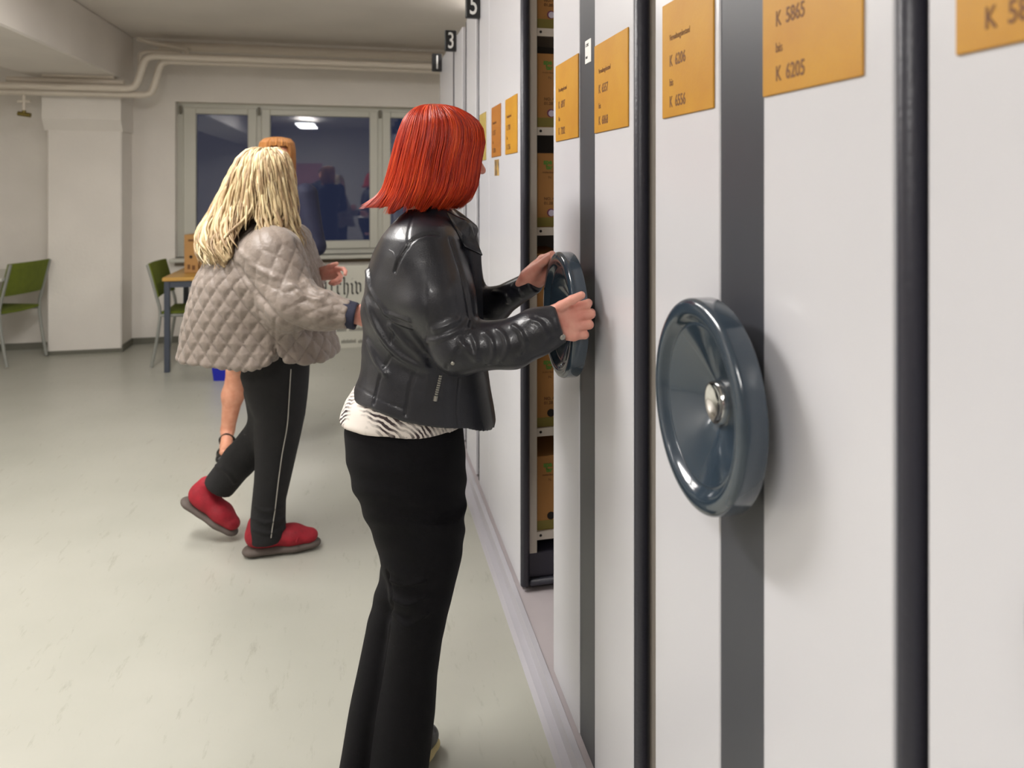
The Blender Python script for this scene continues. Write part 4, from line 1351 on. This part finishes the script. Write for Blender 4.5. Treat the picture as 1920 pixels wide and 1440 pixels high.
# collar flap that stands off the neck
def slab(name, quad, Zs, th, m, par, nx=10):
    """quad: four photo corners with own distances -> thick curved flap"""
    A_, B_, C2, D2 = [Q(u, v, z) for (u, v), z in zip(quad, Zs)]
    vs, fs = [], []
    nrm = np.cross(B_ - A_, D2 - A_); nrm /= np.linalg.norm(nrm)
    for s_ in (0, 1):
        for i in range(nx + 1):
            for j in range(nx + 1):
                a, b = i / nx, j / nx
                p = (A_ * (1 - a) + B_ * a) * (1 - b) + (D2 * (1 - a) + C2 * a) * b
                p = p + nrm * (.012 * math.sin(math.pi * a) * math.sin(math.pi * b) + (th if s_ else 0) * (1 - .6 * max(abs(2 * a - 1), abs(2 * b - 1)) ** 6))
                vs.append(L2W(p) - rl)
    k = (nx + 1) ** 2
    for i in range(nx):
        for j in range(nx):
            q = (i * (nx + 1) + j, (i + 1) * (nx + 1) + j, (i + 1) * (nx + 1) + j + 1, i * (nx + 1) + j + 1)
            fs += [q[::-1], tuple(x + k for x in q)]
    ring = [i * (nx + 1) for i in range(nx + 1)] + [nx * (nx + 1) + j for j in range(1, nx + 1)] + [i * (nx + 1) + nx for i in range(nx - 1, -1, -1)] + [j for j in range(nx - 1, 0, -1)]
    for a, b in zip(ring, ring[1:] + ring[:1]): fs.append((a, b, b + k, a + k))
    return MB().add(vs, fs).build(name, m, par, True, 60)
slab('lapel', [(838, 398), (880, 418), (905, 478), (872, 462)], [1.90, 1.92, 1.90, 1.86], .008, M_leather, jko)
slab('lapel', [(868, 440), (902, 470), (908, 640), (880, 600)], [1.87, 1.90, 1.92, 1.83], .006, M_leather, jko)

# shirt hem
SL = [(715, 672, 905, .165), (745, 652, 890, .168), (772, 643, 875, .172), (800, 645, 866, .170), (840, 648, 864, .165)]
sh = surf([(stack(SL, Z1, 2.2), 0), (hemz([(630, 776, 2.0), (650, 785, 1.97), (700, 807, 1.88), (740, 818, 1.85), (780, 824, 1.84), (830, 826, 1.84), (868, 826, 1.92)]), .004, '&'), (hemz([(640, 680, 2.0), (940, 750, 1.9)], False), .004, '&')], .005, 1)
sh.V = sh.V + sh.N * (.0022 * wob(sh.V, 9, 5, 40, 90, (1, 1, .4)))[:, None]
sh.done('printed_shirt', M_shirt, root)

# trousers
PL = [(772, 652, 862, .135), (800, 649, 866, .150), (850, 655, 871, .158), (900, 669, 873, .155), (950, 690, 873, .145), (1000, 707, 871, .130), (1040, 716, 866, .115), (1080, 724, 856, .09)]
LN = [(960, 735, 872, .085), (1040, 722, 866, .085), (1080, 724, 857, .082), (1130, 735, 845, .078), (1200, 727, 829, .074), (1270, 716, 819, .076), (1340, 703, 815, .084), (1430, 690, 804, .094), (1462, 687, 800, .10)]
LF = [(960, 705, 800, .085, .05), (1040, 714, 800, .085, .05), (1100, 703, 792, .080, .045), (1180, 683, 768, .075, .04), (1250, 669, 750, .078, .03), (1330, 655, 728, .086, .02), (1440, 637, 705, .094, 0), (1466, 633, 703, .096, 0)]
tr = surf([(stack(PL, 1.985, 2.2), 0), (stack(LN, 1.925, 2.1, dy=.0), .02), (stack(LF, 1.96, 2.1), .012)], .0050, 1)
V = tr.V; U = PX + V[:, 0] / V[:, 1] * FPX; Vv = HY - (V[:, 2] - CAMH) / V[:, 1] * FPX
kn = np.exp(-((Vv - 1120) / 55) ** 2)
tr.V = tr.V + tr.N * (.0025 * wob(V, 21, 6, 14, 34) + .0045 * kn * np.sin((Vv + .35 * np.abs(U - 790)) / 9.0) * np.exp(-((U - 760) / 60) ** 2)
                      + .003 * np.exp(-((Vv - 950) / 70) ** 2) * np.sin((Vv - .15 * U) / 8.0))[:, None]
tr.groove([(727, 1075), (735, 1130), (727, 1200), (716, 1270), (703, 1340), (690, 1438)], .006, .006)
tr.fold([(734, 1088), (760, 1096), (795, 1088)], .006, .006); tr.fold([(736, 1122), (765, 1132), (800, 1118)], .006, .006)
tr.fold([(738, 1150), (765, 1172), (800, 1150)], .006, .007)
tr.fold([(660, 808), (700, 822), (760, 832)], .002, .004)
tro = tr.done('trousers', M_cloth, root)
disc(tr, 723, 814, .006, M_metal, tro, 'rivet')

def shoe(name, root, heel, toe, L=.26, m=None, msole=None, H=.075, w=.045, sole=.028, pitch=0.0, up=None):
    """heel/toe ground points in the aligned frame"""
    h = np.asarray(heel, float); t = np.asarray(toe, float)
    f = t - h; L = np.linalg.norm(f); f /= L
    upv = np.array([0, 0, 1.0]) if up is None else np.asarray(up, float)
    r = np.cross(f, upv); r /= np.linalg.norm(r); upv = np.cross(r, f)
    P = lambda a, b, c: h + f * a * L + r * b + upv * c
    up_ = surf([(cone(P(.14, 0, .038 + sole), P(.30, 0, .035 + sole), w * .80, w * .85), 0),
                (cone(P(.30, 0, .034 + sole), P(.62, 0, .024 + sole), w * .86, w * .90, upv, .85), .03),
                (cone(P(.62, 0, .020 + sole), P(.84, .004, .012 + sole), w * .92, w * .78, upv, .72), .03),
                (cone(P(.16, 0, .04 + sole), P(.15, 0, H + sole), w * .75, w * .70), .03),
                (lambda_cut(P, sole, upv), .004, '&')], .004, 1)
    uo = up_.done(name, m, root)
    so_ = surf([(cone(P(.10, 0, sole * .5), P(.34, 0, sole * .5), w * .86, w * .84, upv, .01 + sole / (1.8 * w)), 0),
                (cone(P(.34, 0, sole * .5), P(.66, 0, sole * .5), w * .84, w * .97, upv, .01 + sole / (1.9 * w)), .01),
                (cone(P(.66, 0, sole * .5), P(.88, .004, sole * .55), w * .97, w * .80, upv, .01 + sole / (1.8 * w)), .01)], .004, 1)
    so_.done('shoe_sole', msole, uo)
    return uo
def lambda_cut(P, sole, upv):
    c = np.asarray(P(0, 0, sole * .7), F32); n = -np.asarray(upv, F32)
    f = lambda p: ((p - c) @ n).astype(F32)
    return f
shoe('shoe', root, np.array([*(Q(735, 1455, 1.93)[:2]), 0]), np.array([*(Q(806, 1400, 2.06)[:2]), 0]), m=M_shoe_black, msole=M_shoe_sole, sole=.034)
shoe('shoe', root, np.array([*(Q(675, 1455, 1.94)[:2]), 0]), np.array([*(Q(735, 1430, 2.07)[:2]), 0]), m=M_shoe_black, msole=M_shoe_sole, sole=.034)
# ------------------------------------------------------------------ person 2: long blonde waves, quilted taupe jacket
Z2 = 3.1
root = empty('person', L2W(Q(515, 1035, 3.15)) * np.array([1, 1, 0]), 'person with long wavy blonde hair in a quilted taupe jacket walking away', 'person')
rl = np.array(root.location)
M_blonde = hair_mat('blonde_hair', ((92, 70, 52), (160, 134, 100), (212, 193, 150), (242, 233, 212)), .42, 16)  # brown streaks, deepened so the colour also carries shade among the locks
hf2 = np.array([.86, .50, -.04])
hp2, HP2 = head_prims(Q(500, 344, 3.09), hf2, 1.0)
head2 = surf(hp2 + [(cone(Q(496, 365, 3.1), Q(490, 430, 3.1), .052, .062), .03)], .005, 1)
w1 = Q(662, 590, 2.84)
h1 = surf(hand_prims(w1, (.9, .25, -.28), (.25, .1, .96), 1.0, curl=(22, 26, 16), thumb=(30, 20), wr=.024, pal=-1), .0028, 1)
w2 = Q(601, 514, 3.28)
h2 = surf(hand_prims(w2, (.96, -.1, .06), (.05, -.55, .8), .92, curl=((18, 40, 30), (55, 70, 40), (60, 75, 45), (64, 75, 45)), thumb=(38, 5), wr=.024), .0028, 1)
body2 = surf([(stack([(445, 455, 540, .09), (520, 440, 560, .12), (620, 450, 560, .10), (650, 475, 550, .08)], Z2), 0),
              (cone(Q(490, 425, 3.1), Q(488, 470, 3.1), .055, .07), .04),
              (cone(Q(510, 480, 2.96), w1 - np.array([.20, 0, .0]), .045, .035), .03), (cone(w1 - np.array([.20, 0, 0]), w1, .035, .025), .02),
              (cone(Q(540, 460, 3.25), Q(575, 520, 3.33), .045, .035), .03), (cone(Q(575, 520, 3.33), w2, .035, .025), .02),
              (cone(Q(520, 700, 3.12), Q(505, 985, 3.15), .06, .03), .04), (cone(Q(510, 700, 3.2), Q(490, 815, 3.22), .06, .045), .04),
              (cone(Q(490, 815, 3.22), Q(412, 905, 3.26), .045, .03), .03)], .010, 1)
joinsurf([body2, head2, h1, h2]).done('body', M_skin, root)
eyes(HP2, 1.0, root, M_eye, M_iris, hf2 / np.linalg.norm(hf2), M_blonde, M_skin)

# hair
BL = [(278, 490, 510, .014), (281, 474, 524, .045), (288, 462, 535, .072), (300, 452, 543, .094), (320, 442, 549, .108), (345, 430, 552, .116), (372, 415, 554, .120), (400, 402, 556, .138),
      (424, 387, 560, .165), (448, 382, 567, .195), (470, 385, 570, .215), (492, 395, 560, .215)]
pf2 = prof(BL, 3.06)
fa2 = math.atan2(.50, .86)
ph2 = np.linspace(fa2 + .70, fa2 - .60 + 2 * math.pi, 420)
def ang(a, b): return np.abs(((a - b) + math.pi) % (2 * math.pi) - math.pi)
def tm2(p):
    t = .97 + .03 * cl(p, 33, (7, 15, 29), (.6, .6, .4))
    t = t - .34 * np.exp(-(ang(p, math.pi * 1.59) / .26) ** 2) - .13 * np.exp(-(ang(p, math.pi * 1.90) / .35) ** 2)
    return np.clip(t, .4, 1.0)
def wv2(p, t):
    return cl(p + .16 * np.sin(7 * t + 1.0) + .06 * np.sin(17 * t), 37, (6, 13, 23, 37, 61), (.9, .9, .8, .6, .4)) * (.3 + .7 * t) * .55
def wave2(p, t):
    o = np.zeros((len(p), 3)); k = np.clip((t - .2) / .8, 0, 1)
    o[:, 0] = k * .014 * np.sin(20 * t + 7 * p); o[:, 1] = k * .012 * np.cos(18 * t + 6 * p)
    return o
hs2 = hair_sheet('hair', pf2, ph2, tm2(ph2), M_blonde, root, .015, wv2, .97, 90, .02, wave2)
paths, rad, fl = [], [], []
r_ = np.random.default_rng(5)
for i in range(620):
    ph = r_.uniform(ph2[0], ph2[-1]); tm = float(tm2(np.array([ph]))[0]) + r_.uniform(-.10, .03)
    t0s = r_.uniform(0, .5) ** 1.2
    ts = np.linspace(t0s, tm, 34)
    w_, a_ = r_.uniform(13, 22), r_.uniform(0, 6.3)
    pa = ph + .20 * np.clip(ts, 0, 1) * np.sin(w_ * ts + a_) * r_.uniform(.4, 1.0)
    P = np.concatenate([hair_point(pf2, np.array([a]), t, .985) for a, t in zip(pa, ts)])
    out = np.stack([np.cos(pa), np.sin(pa), 0 * pa], -1)
    P += out * (.006 + .016 * np.clip(ts * 1.5, 0, 1) * np.sin(w_ * ts + a_ + 1.3) * r_.uniform(.3, 1.0))[:, None]
    P[:, 2] += .004 * np.sin(w_ * 1.3 * ts + a_)
    paths.append(P); rad.append(r_.choice([.0012, .002, .0045, .0065], p=[.25, .25, .28, .22])); fl.append(ph + r_.uniform(-.05, .05))
strands('hair_locks', paths, rad, M_blonde, hs2, 6, fl)

# quilted jacket: material gets the stitched diamonds from a surface attribute
def quilt_mat():
    m = bpy.data.materials.new('quilted_taupe'); m.use_nodes = True
    nt = m.node_tree; b = nt.nodes['Principled BSDF']; N = nt.nodes.new; Lk = nt.links.new
    tc = N('ShaderNodeTexCoord'); n = N('ShaderNodeTexNoise'); n.inputs['Scale'].default_value = 7; n.inputs['Detail'].default_value = 5
    Lk(tc.outputs['Object'], n.inputs['Vector'])
    r = N('ShaderNodeValToRGB'); r.color_ramp.elements[0].position = .3; r.color_ramp.elements[1].position = .7
    r.color_ramp.elements[0].color = lin((120, 108, 98)); r.color_ramp.elements[1].color = lin((139, 127, 118))
    Lk(n.outputs['Fac'], r.inputs['Fac'])
    at = N('ShaderNodeAttribute'); at.attribute_name = 'seam'
    sp = N('ShaderNodeSeparateXYZ'); Lk(at.outputs['Vector'], sp.inputs[0])
    mx = N('ShaderNodeMix'); mx.data_type = 'RGBA'; mx.inputs[7].default_value = lin((84, 73, 66)) 
    mr = N('ShaderNodeMapRange'); mr.inputs['From Min'].default_value = .62; mr.inputs['From Max'].default_value = 1.0; mr.inputs['To Max'].default_value = .6
    Lk(sp.outputs['X'], mr.inputs['Value']); Lk(mr.outputs['Result'], mx.inputs[0])
    Lk(r.outputs['Color'], mx.inputs[6]); Lk(mx.outputs[2], b.inputs['Base Color'])
    b.inputs['Roughness'].default_value = .5; b.inputs['Sheen Weight'].default_value = .15
    n2 = N('ShaderNodeTexNoise'); n2.inputs['Scale'].default_value = 60; n2.inputs['Detail'].default_value = 3; Lk(tc.outputs['Object'], n2.inputs['Vector'])
    bp = N('ShaderNodeBump'); bp.inputs['Strength'].default_value = .5; bp.inputs['Distance'].default_value = .006
    Lk(n2.outputs['Fac'], bp.inputs['Height']); Lk(bp.outputs['Normal'], b.inputs['Normal'])
    return m
M_quilt = quilt_mat()
M_navy = mat('navy_knit', (30, 32, 52), .8, bump=.2, bscale=200)

QL = [(410, 478, 535, .08), (430, 458, 552, .12), (450, 432, 564, .165), (480, 400, 580, .215), (520, 379, 592, .245), (560, 368, 604, .245), (600, 357, 616, .24), (640, 349, 628, .235), (668, 343, 636, .235), (720, 338, 640, .235)]
qst = stack(QL, Z2, 2.3)
hem2 = hemz([(330, 664, 3.1), (345, 668, 3.08), (380, 680, 2.95), (420, 690, 2.90), (460, 696, 2.88), (484, 694, 2.87), (500, 684, 2.87), (509, 668, 2.87), (514, 650, 2.87), (519, 668, 2.87), (530, 681, 2.88),
             (560, 687, 2.90), (595, 684, 2.95), (620, 672, 3.05), (640, 655, 3.12)])
sl_a = [cone(Q(512, 478, 2.92), Q(546, 568, 2.87), .105, .092), cone(Q(546, 568, 2.87), Q(606, 582, 2.85), .088, .068), cone(Q(606, 582, 2.85), Q(652, 590, 2.84), .068, .054)]
sl_b = [cone(Q(548, 455, 3.28), Q(582, 515, 3.35), .085, .062), cone(Q(582, 515, 3.35), Q(600, 515, 3.30), .060, .048)]
c1 = Q(655, 589, 2.84); n1 = np.array([.97, .05, -.12]); n1 /= np.linalg.norm(n1)
c2 = Q(602, 514, 3.29)
qj = surf([(qst, 0), (hem2, .012, '&'), (sl_a[0], .10), (sl_a[1], .04), (sl_a[2], .03), (sl_b[0], .08), (sl_b[1], .03),
           (plane(c1, n1, .12), .004, '&'), (plane(c2, np.array([1., 0, 0]), .09), .004, '&')], .0058, 1)
V = qj.V.astype(F32)
dT = qst(V); dA = np.min([f(V) for f in sl_a], 0); dB = np.min([f(V) for f in sl_b], 0)
cx, cy = qst.axis(V[:, 2])
phi = np.arctan2(V[:, 1] - cy, V[:, 0] - cx)
ua, va = phi * .27, V[:, 2]
# sleeves: length along the arm and angle about it
def sleeve_uv(A0, B0, C0, V):
    pts = [np.asarray(x) for x in (A0, B0, C0)]
    best = np.full(len(V), 9.0); L = np.zeros(len(V)); An = np.zeros(len(V)); acc = 0
    for a, b in zip(pts[:-1], pts[1:]):
        ba = b - a; l = np.linalg.norm(ba); d = ba / l
        t = np.clip((V - a) @ d, 0, l); q = V - a - t[:, None] * d
        dd = np.linalg.norm(q, axis=1); m = dd < best
        e1 = np.cross(d, [0, 1, 0]); e1 /= np.linalg.norm(e1); e2 = np.cross(d, e1)
        best[m] = dd[m]; L[m] = acc + t[m]; An[m] = np.arctan2(q[m] @ e2, q[m] @ e1)
        acc += l
    return L, An
LA, AA = sleeve_uv(Q(512, 478, 2.92), Q(548, 566, 2.87), Q(652, 588, 2.84), V)
LB, AB = sleeve_uv(Q(548, 455, 3.28), Q(582, 515, 3.35), Q(602, 514, 3.29), V)
mA = (dA < dT) & (dA <= dB); mB = (dB < dT) & (dB < dA)
ua = np.where(mA, AA * .09, np.where(mB, AB * .06, ua)); va = np.where(mA, LA, np.where(mB, LB, va))
pq = .066
s1 = np.abs(np.sin(math.pi * (ua / pq + va / (pq * 1.25)))); s2 = np.abs(np.sin(math.pi * (ua / pq - va / (pq * 1.25))))
puff = np.sqrt(np.minimum(s1, s2) + 1e-4)
fade = np.where(mA | mB, .55, 1.0)
qj.V = qj.V + qj.N * ((.011 * puff - .006) * fade + .005 * wob(V, 41, 6, 9, 26))[:, None]
qj.attr['seam'] = np.stack([(1 - puff) * fade, puff, 0 * puff], -1)
qj.groove([(445, 500), (462, 525), (490, 560), (512, 588), (545, 612), (600, 625), (650, 622)], .012, .012)
qj.groove([(515, 585), (514, 625), (514, 660)], .006, .006)
qj.groove([(553, 615), (553, 655)], .004, .005)
qj.fold([(575, 528), (592, 548), (612, 553)], .012, .012); qj.fold([(548, 535), (570, 556), (600, 562)], .010, .010)
qj.fold([(450, 470), (480, 500), (515, 520)], .008, .012); qj.groove([(555, 452), (575, 490), (592, 530)], .010, .010)
qjo = qj.done('quilted_jacket', M_quilt, root)
cf = surf([(cone(Q(648, 588, 2.84), Q(667, 593, 2.84), .050, .050), 0), (plane(Q(669, 594, 2.84), n1, .2), .003, '&'),
           (cone(Q(664, 592, 2.84), Q(690, 598, 2.84), .040, .040), .003, '-')], .004, 1)
cf.done('cuff', M_navy, qjo)

# trousers
M_tr2 = mat('black_joggers', (20, 19, 21), .85, noise=.25, nscale=20, bump=.3, bscale=300)
SLg = [(640, 470, 578, .15), (700, 456, 576, .145), (740, 466, 573, .125), (780, 482, 569, .105), (820, 480, 561, .095), (860, 480, 552, .088), (900, 478, 543, .080), (940, 475, 534, .074), (980, 472, 533, .074), (1003, 470, 535, .074), (1013, 473, 528, .07)]
tr2 = surf([(stack(SLg, 3.14, 2.1), 0), (cone(Q(508, 735, 3.2), Q(506, 795, 3.22), .105, .080), .04), (cone(Q(506, 795, 3.22), Q(449, 862, 3.24), .076, .070), .03),
            (cone(Q(449, 862, 3.24), Q(414, 907, 3.26), .070, .066), .02), (plane(Q(408, 914, 3.26), (np.array([-.55, 0, -.83])), .14), .004, '&')], .0062, 1)
tr2.V = tr2.V + tr2.N * (.004 * wob(tr2.V, 51, 6, 14, 34))[:, None]
for q in ([(478, 950), (500, 958), (530, 950)], [(474, 972), (500, 980), (532, 972)], [(474, 992), (505, 1000), (534, 990)]): tr2.fold(q, .006, .007)
tr2.fold([(440, 905), (425, 885), (400, 870)], .006, .008)
tro2 = tr2.done('trousers', M_tr2, root)
M_silver = mat('pale_piping', (170, 166, 158), .5)
st_ = [onsurf(tr2, q[0], q[1], .002)[0] for q in smoothpath([np.array(x, float) for x in ((545, 692), (541, 760), (538, 800), (529, 850), (522, 900), (516, 950), (511, 985), (508, 1008))], 6)]
st_ = [L2W(p) - rl for p in st_ if p is not None]
MB().tube(st_, .0045, 6, flat=.5).build('side_stripe', M_silver, tro2, True)

# red shoes
M_redshoe = mat('dark_red_suede', (150, 14, 34), .7, noise=.25, nscale=30, bump=.2, bscale=200)
M_sole2 = mat('grey_brown_sole', (88, 78, 72), .7)
a_ = np.array([*Q(462, 1043, 3.115)[:2], 0]); b_ = np.array([*Q(598, 1022, 3.20)[:2], 0])
s1o = shoe('shoe', root, a_, b_, m=M_redshoe, msole=M_sole2, H=.085, w=.053, sole=.042)
a_ = Q(343, 946, 3.26); b_ = Q(437, 1006, 3.26)
shoe('shoe', root, a_, b_, m=M_redshoe, msole=M_sole2, H=.085, w=.050, sole=.038, up=(.56, 0, .83))
def lace(sf_pts, par):
    MB().tube([L2W(p) - rl for p in sf_pts], .003, 6).build('lace', M_redshoe, par, True)
for k in range(3):
    c = a_ * 0 + np.array([*Q(540 + 11 * k, 1000, 3.15)[:2], .098 - .012 * k])
    lace([c + np.array([-.004, -.034, -.018]), c + np.array([.0, -.018, .0]), c + np.array([.004, .0, .006])], s1o)
# ------------------------------------------------------------------ person 3: ginger hair, navy dress, half hidden
Z3 = 4.3
root = empty('person', L2W(Q(480, 850, 4.3)) * np.array([1, 1, 0]), 'person with ginger hair and navy dress half hidden behind the blonde person', 'person')
rl = np.array(root.location)
hf3 = np.array([.45, -.88, -.10])
hp3, HP3 = head_prims(Q(520, 307, Z3), hf3, 1.0)
M_skin2 = skin_mat('skin_warm', (214, 156, 128), (198, 134, 106))
head3 = surf(hp3 + [(cone(Q(520, 318, 4.3), Q(522, 352, 4.3), .052, .06), .03)], .006, 1)
w3 = Q(530, 492, 4.12)
h3 = surf(hand_prims(w3, (-.9, -.3, .1), (.1, -.1, .95), 1.0, curl=(25, 30, 20), wr=.024), .004, 1)
kL, aL = Q(446, 690, 4.28), Q(427, 806, 4.31)
legs = [(cone(Q(480, 590, 4.3), kL, .085, .055), .03), (cone(kL, Q(437, 740, 4.31), .056, .056), .03), (cone(Q(437, 740, 4.31), aL, .056, .036), .03),
        (cone(aL, Q(424, 838, 4.24), .034, .030), .02), (cone(Q(424, 838, 4.24), Q(419, 848, 4.16), .030, .022), .02),
        (cone(Q(515, 590, 4.35), Q(512, 690, 4.38), .085, .055), .03), (cone(Q(512, 690, 4.38), Q(508, 800, 4.42), .054, .036), .03), (cone(Q(508, 800, 4.42), Q(506, 836, 4.36), .034, .03), .02)]
body3 = surf([(stack([(352, 495, 550, .08), (375, 485, 565, .10), (480, 485, 555, .10), (600, 460, 550, .10)], Z3), 0), (cone(Q(521, 340, 4.3), Q(521, 370, 4.3), .055, .07), .04)] + legs +
             [(cone(Q(572, 368, 4.25), Q(590, 462, 4.22), .042, .036), .02), (cone(Q(590, 462, 4.22), w3, .036, .025), .02)], .008, 2)
joinsurf([body3, head3, h3]).done('body', M_skin2, root)
M_ginger = hair_mat('ginger_hair', ((120, 72, 30), (176, 114, 52), (206, 148, 76)), .4, 20)
eyes(HP3, 1.0, root, M_eye, M_iris, hf3 / np.linalg.norm(hf3), M_ginger, M_skin2)
GLv = [(257, 510, 530, .03), (260, 497, 543, .072), (267, 489, 549, .092), (280, 486, 551, .098), (300, 485, 551, .104), (325, 484, 551, .104), (345, 488, 550, .10)]
pf3 = prof(GLv, 4.31)
fa3 = math.atan2(-.88, .45)
ph3 = np.linspace(fa3 + .62, fa3 - .62 + 2 * math.pi, 260)
hs3 = hair_sheet('hair', pf3, ph3, np.clip(.97 + .03 * cl(ph3, 8, (7, 13), (.5, .5)), 0, 1), M_ginger, root, .004, lambda p, t: cl(p, 9, (9, 21, 37), (.7, .7, .5)) * (.3 + .7 * t), 1.0, 40, .014)
# fringe over the forehead
ph3b = np.linspace(fa3 - .66, fa3 + .66, 90)
hair_sheet('fringe', pf3, ph3b, .44 + .02 * cl(ph3b, 3, (11, 23), (.6, .6)), M_ginger, hs3, .003, lambda p, t: cl(p, 4, (19, 37), (.7, .5)), 1.0, 24, .008)
# dress with sleeves
M_dress = mat('navy_dress', (24, 27, 54), .75, noise=.15, nscale=12, bump=.2, bscale=200)
DL_ = [(345, 497, 548, .075), (352, 478, 568, .11), (368, 468, 580, .13), (400, 470, 576, .13), (450, 474, 568, .12), (490, 474, 562, .115), (540, 462, 566, .135), (600, 446, 568, .15), (660, 436, 572, .16), (684, 432, 574, .165)]
dr = surf([(stack(DL_, Z3, 2.2), 0), (cone(Q(572, 366, 4.25), Q(592, 462, 4.22), .065, .052), .04), (cone(Q(592, 462, 4.22), Q(545, 488, 4.14), .052, .036), .02)], .008, 1)
dr.V = dr.V + dr.N * (.006 * wob(dr.V, 61, 6, 12, 30, (1, 1, .3)))[:, None]
dr.done('dress', M_dress, root)
# strapped shoes
M_shoe3 = mat('black_leather_shoe', (18, 17, 18), .4)
for i, (an, toe, fl_) in enumerate(((Q(427, 815, 4.31), Q(417, 856, 4.15), 853), (Q(508, 812, 4.42), Q(504, 842, 4.28), 842))):
    hl = np.array([an[0], an[1] + .03, 0.0]); te = np.array([toe[0], hl[1] - .225, 0.0]); zt = .0 
    f = te - hl; L_ = np.linalg.norm(f); f = f / L_; r = np.cross(f, (0, 0, 1.0))
    P = lambda a, b, c: hl + f * a * L_ + r * b + np.array([0, 0, c])
    sh3 = surf([(cone(P(.12, 0, .034), P(.5, 0, .03), .034, .038), 0), (cone(P(.5, 0, .030), P(.84, 0, .024), .040, .030, (0, 0, 1), .75), .02),
                (cone(P(.42, 0, .085), P(.62, 0, .062), .030, .030), .012, '-'), (lambda p: (.002 - p[:, 2]).astype(F32), .002, '&')], .004, 1)
    so3 = sh3.done('shoe', M_shoe3, root)
    q = [P(.22, .037, .06), P(.30, .034, .095), P(.36, .0, .122), P(.30, -.034, .095), P(.22, -.037, .06)]
    MB().tube([L2W(x) - rl for x in smoothpath(q, 5)], .008, 8, flat=.5).build('ankle_strap', M_shoe3, so3, True)

# ------------------------------------------------------------------ person 4: behind the camera, seen only as a dark shape mirrored in the window
def shift(f, o):
    g = lambda p: f(p - o); g.lo = f.lo + o; g.hi = f.hi + o; return g
px4, py4 = -.80, -1.35
root = empty('person', (px4, py4, 0), 'person in dark clothing behind the camera, mirrored as a dark shape in the window', 'person')
rl = np.array([px4, py4, 0.0])
def wrd(V):  # these parts are modelled facing +y, upright at the root
    return V
T_ = lambda x, y, z: np.array([x, y, z], float)
f4 = np.array([0, 1.0, 0])
hp4, HP4 = head_prims(T_(0, .02, 1.71), f4, 1.0)
b4 = surf(hp4 + [(cone(T_(0, 0, 1.64), T_(0, -.02, 1.48), .058, .065), .03), (cone(T_(0, -.01, 1.45), T_(0, 0, 1.0), .13, .12), .05)], .008, 1)
hands4 = [surf(hand_prims(T_(sx * .31, .10, .86), (0, .2, -1), (0, 1, .1) if sx > 0 else (0, 1, .1), 1.0, curl=(18, 22, 14), pal=-sx), .005, 1) for sx in (-1, 1)]
def raw(sf, name, m, root, sm=True):
    me = bpy.data.meshes.new(name); me.from_pydata(sf.V.tolist(), [], sf.F.tolist()); me.update()
    return link(name, me, m, root, sm)
raw(joinsurf([b4] + hands4), 'body', M_skin2, root)
M_coat = mat('dark_coat', (26, 28, 30), .8, bump=.2, bscale=100)
M_bhair = mat('dark_hair', (34, 26, 20), .5, bump=.4, bscale=90, stretch=(1, 1, .2))
ct = surf([(cone(T_(0, 0, 1.40), T_(0, 0, 1.0), .20, .20, (0, 1, 0), .62), 0), (cone(T_(0, 0, 1.0), T_(0, 0, .80), .20, .215, (0, 1, 0), .65), .05), (cone(T_(-.17, 0, 1.46), T_(.17, 0, 1.46), .075, .075), .06)] +
          [(cone(T_(sx * .20, 0, 1.45), T_(sx * .29, -.02, 1.16), .072, .058), .03) for sx in (-1, 1)] + [(cone(T_(sx * .29, -.02, 1.16), T_(sx * .31, .09, .90), .058, .042), .02) for sx in (-1, 1)], .008, 1)
ct.V = ct.V + ct.N * (.005 * wob(ct.V, 71, 6, 12, 28))[:, None]
raw(ct, 'coat', M_coat, root)
lg = surf([(cone(T_(sx * .10, 0, .86), T_(sx * .12, .01, .46), .10, .072), .03) for sx in (-1, 1)] + [(cone(T_(sx * .12, .01, .46), T_(sx * .13, 0, .07), .072, .056), .02) for sx in (-1, 1)], .008, 1)
raw(lg, 'trousers', M_coat, root)
for sx in (-1, 1):
    raw(surf([(cone(T_(sx * .13, -.04, .045), T_(sx * .15, .16, .035), .042, .034), 0), (lambda p: (.002 - p[:, 2]).astype(F32), .002, '&')], .005, 1), 'shoe', M_shoe3, root)
raw(surf([(ell(T_(0, 0, 1.755), (.087, .108, .10)), 0), (ell(T_(0, .11, 1.70), (.075, .07, .085)), .02, '-')], .006, 1), 'hair', M_bhair, root)
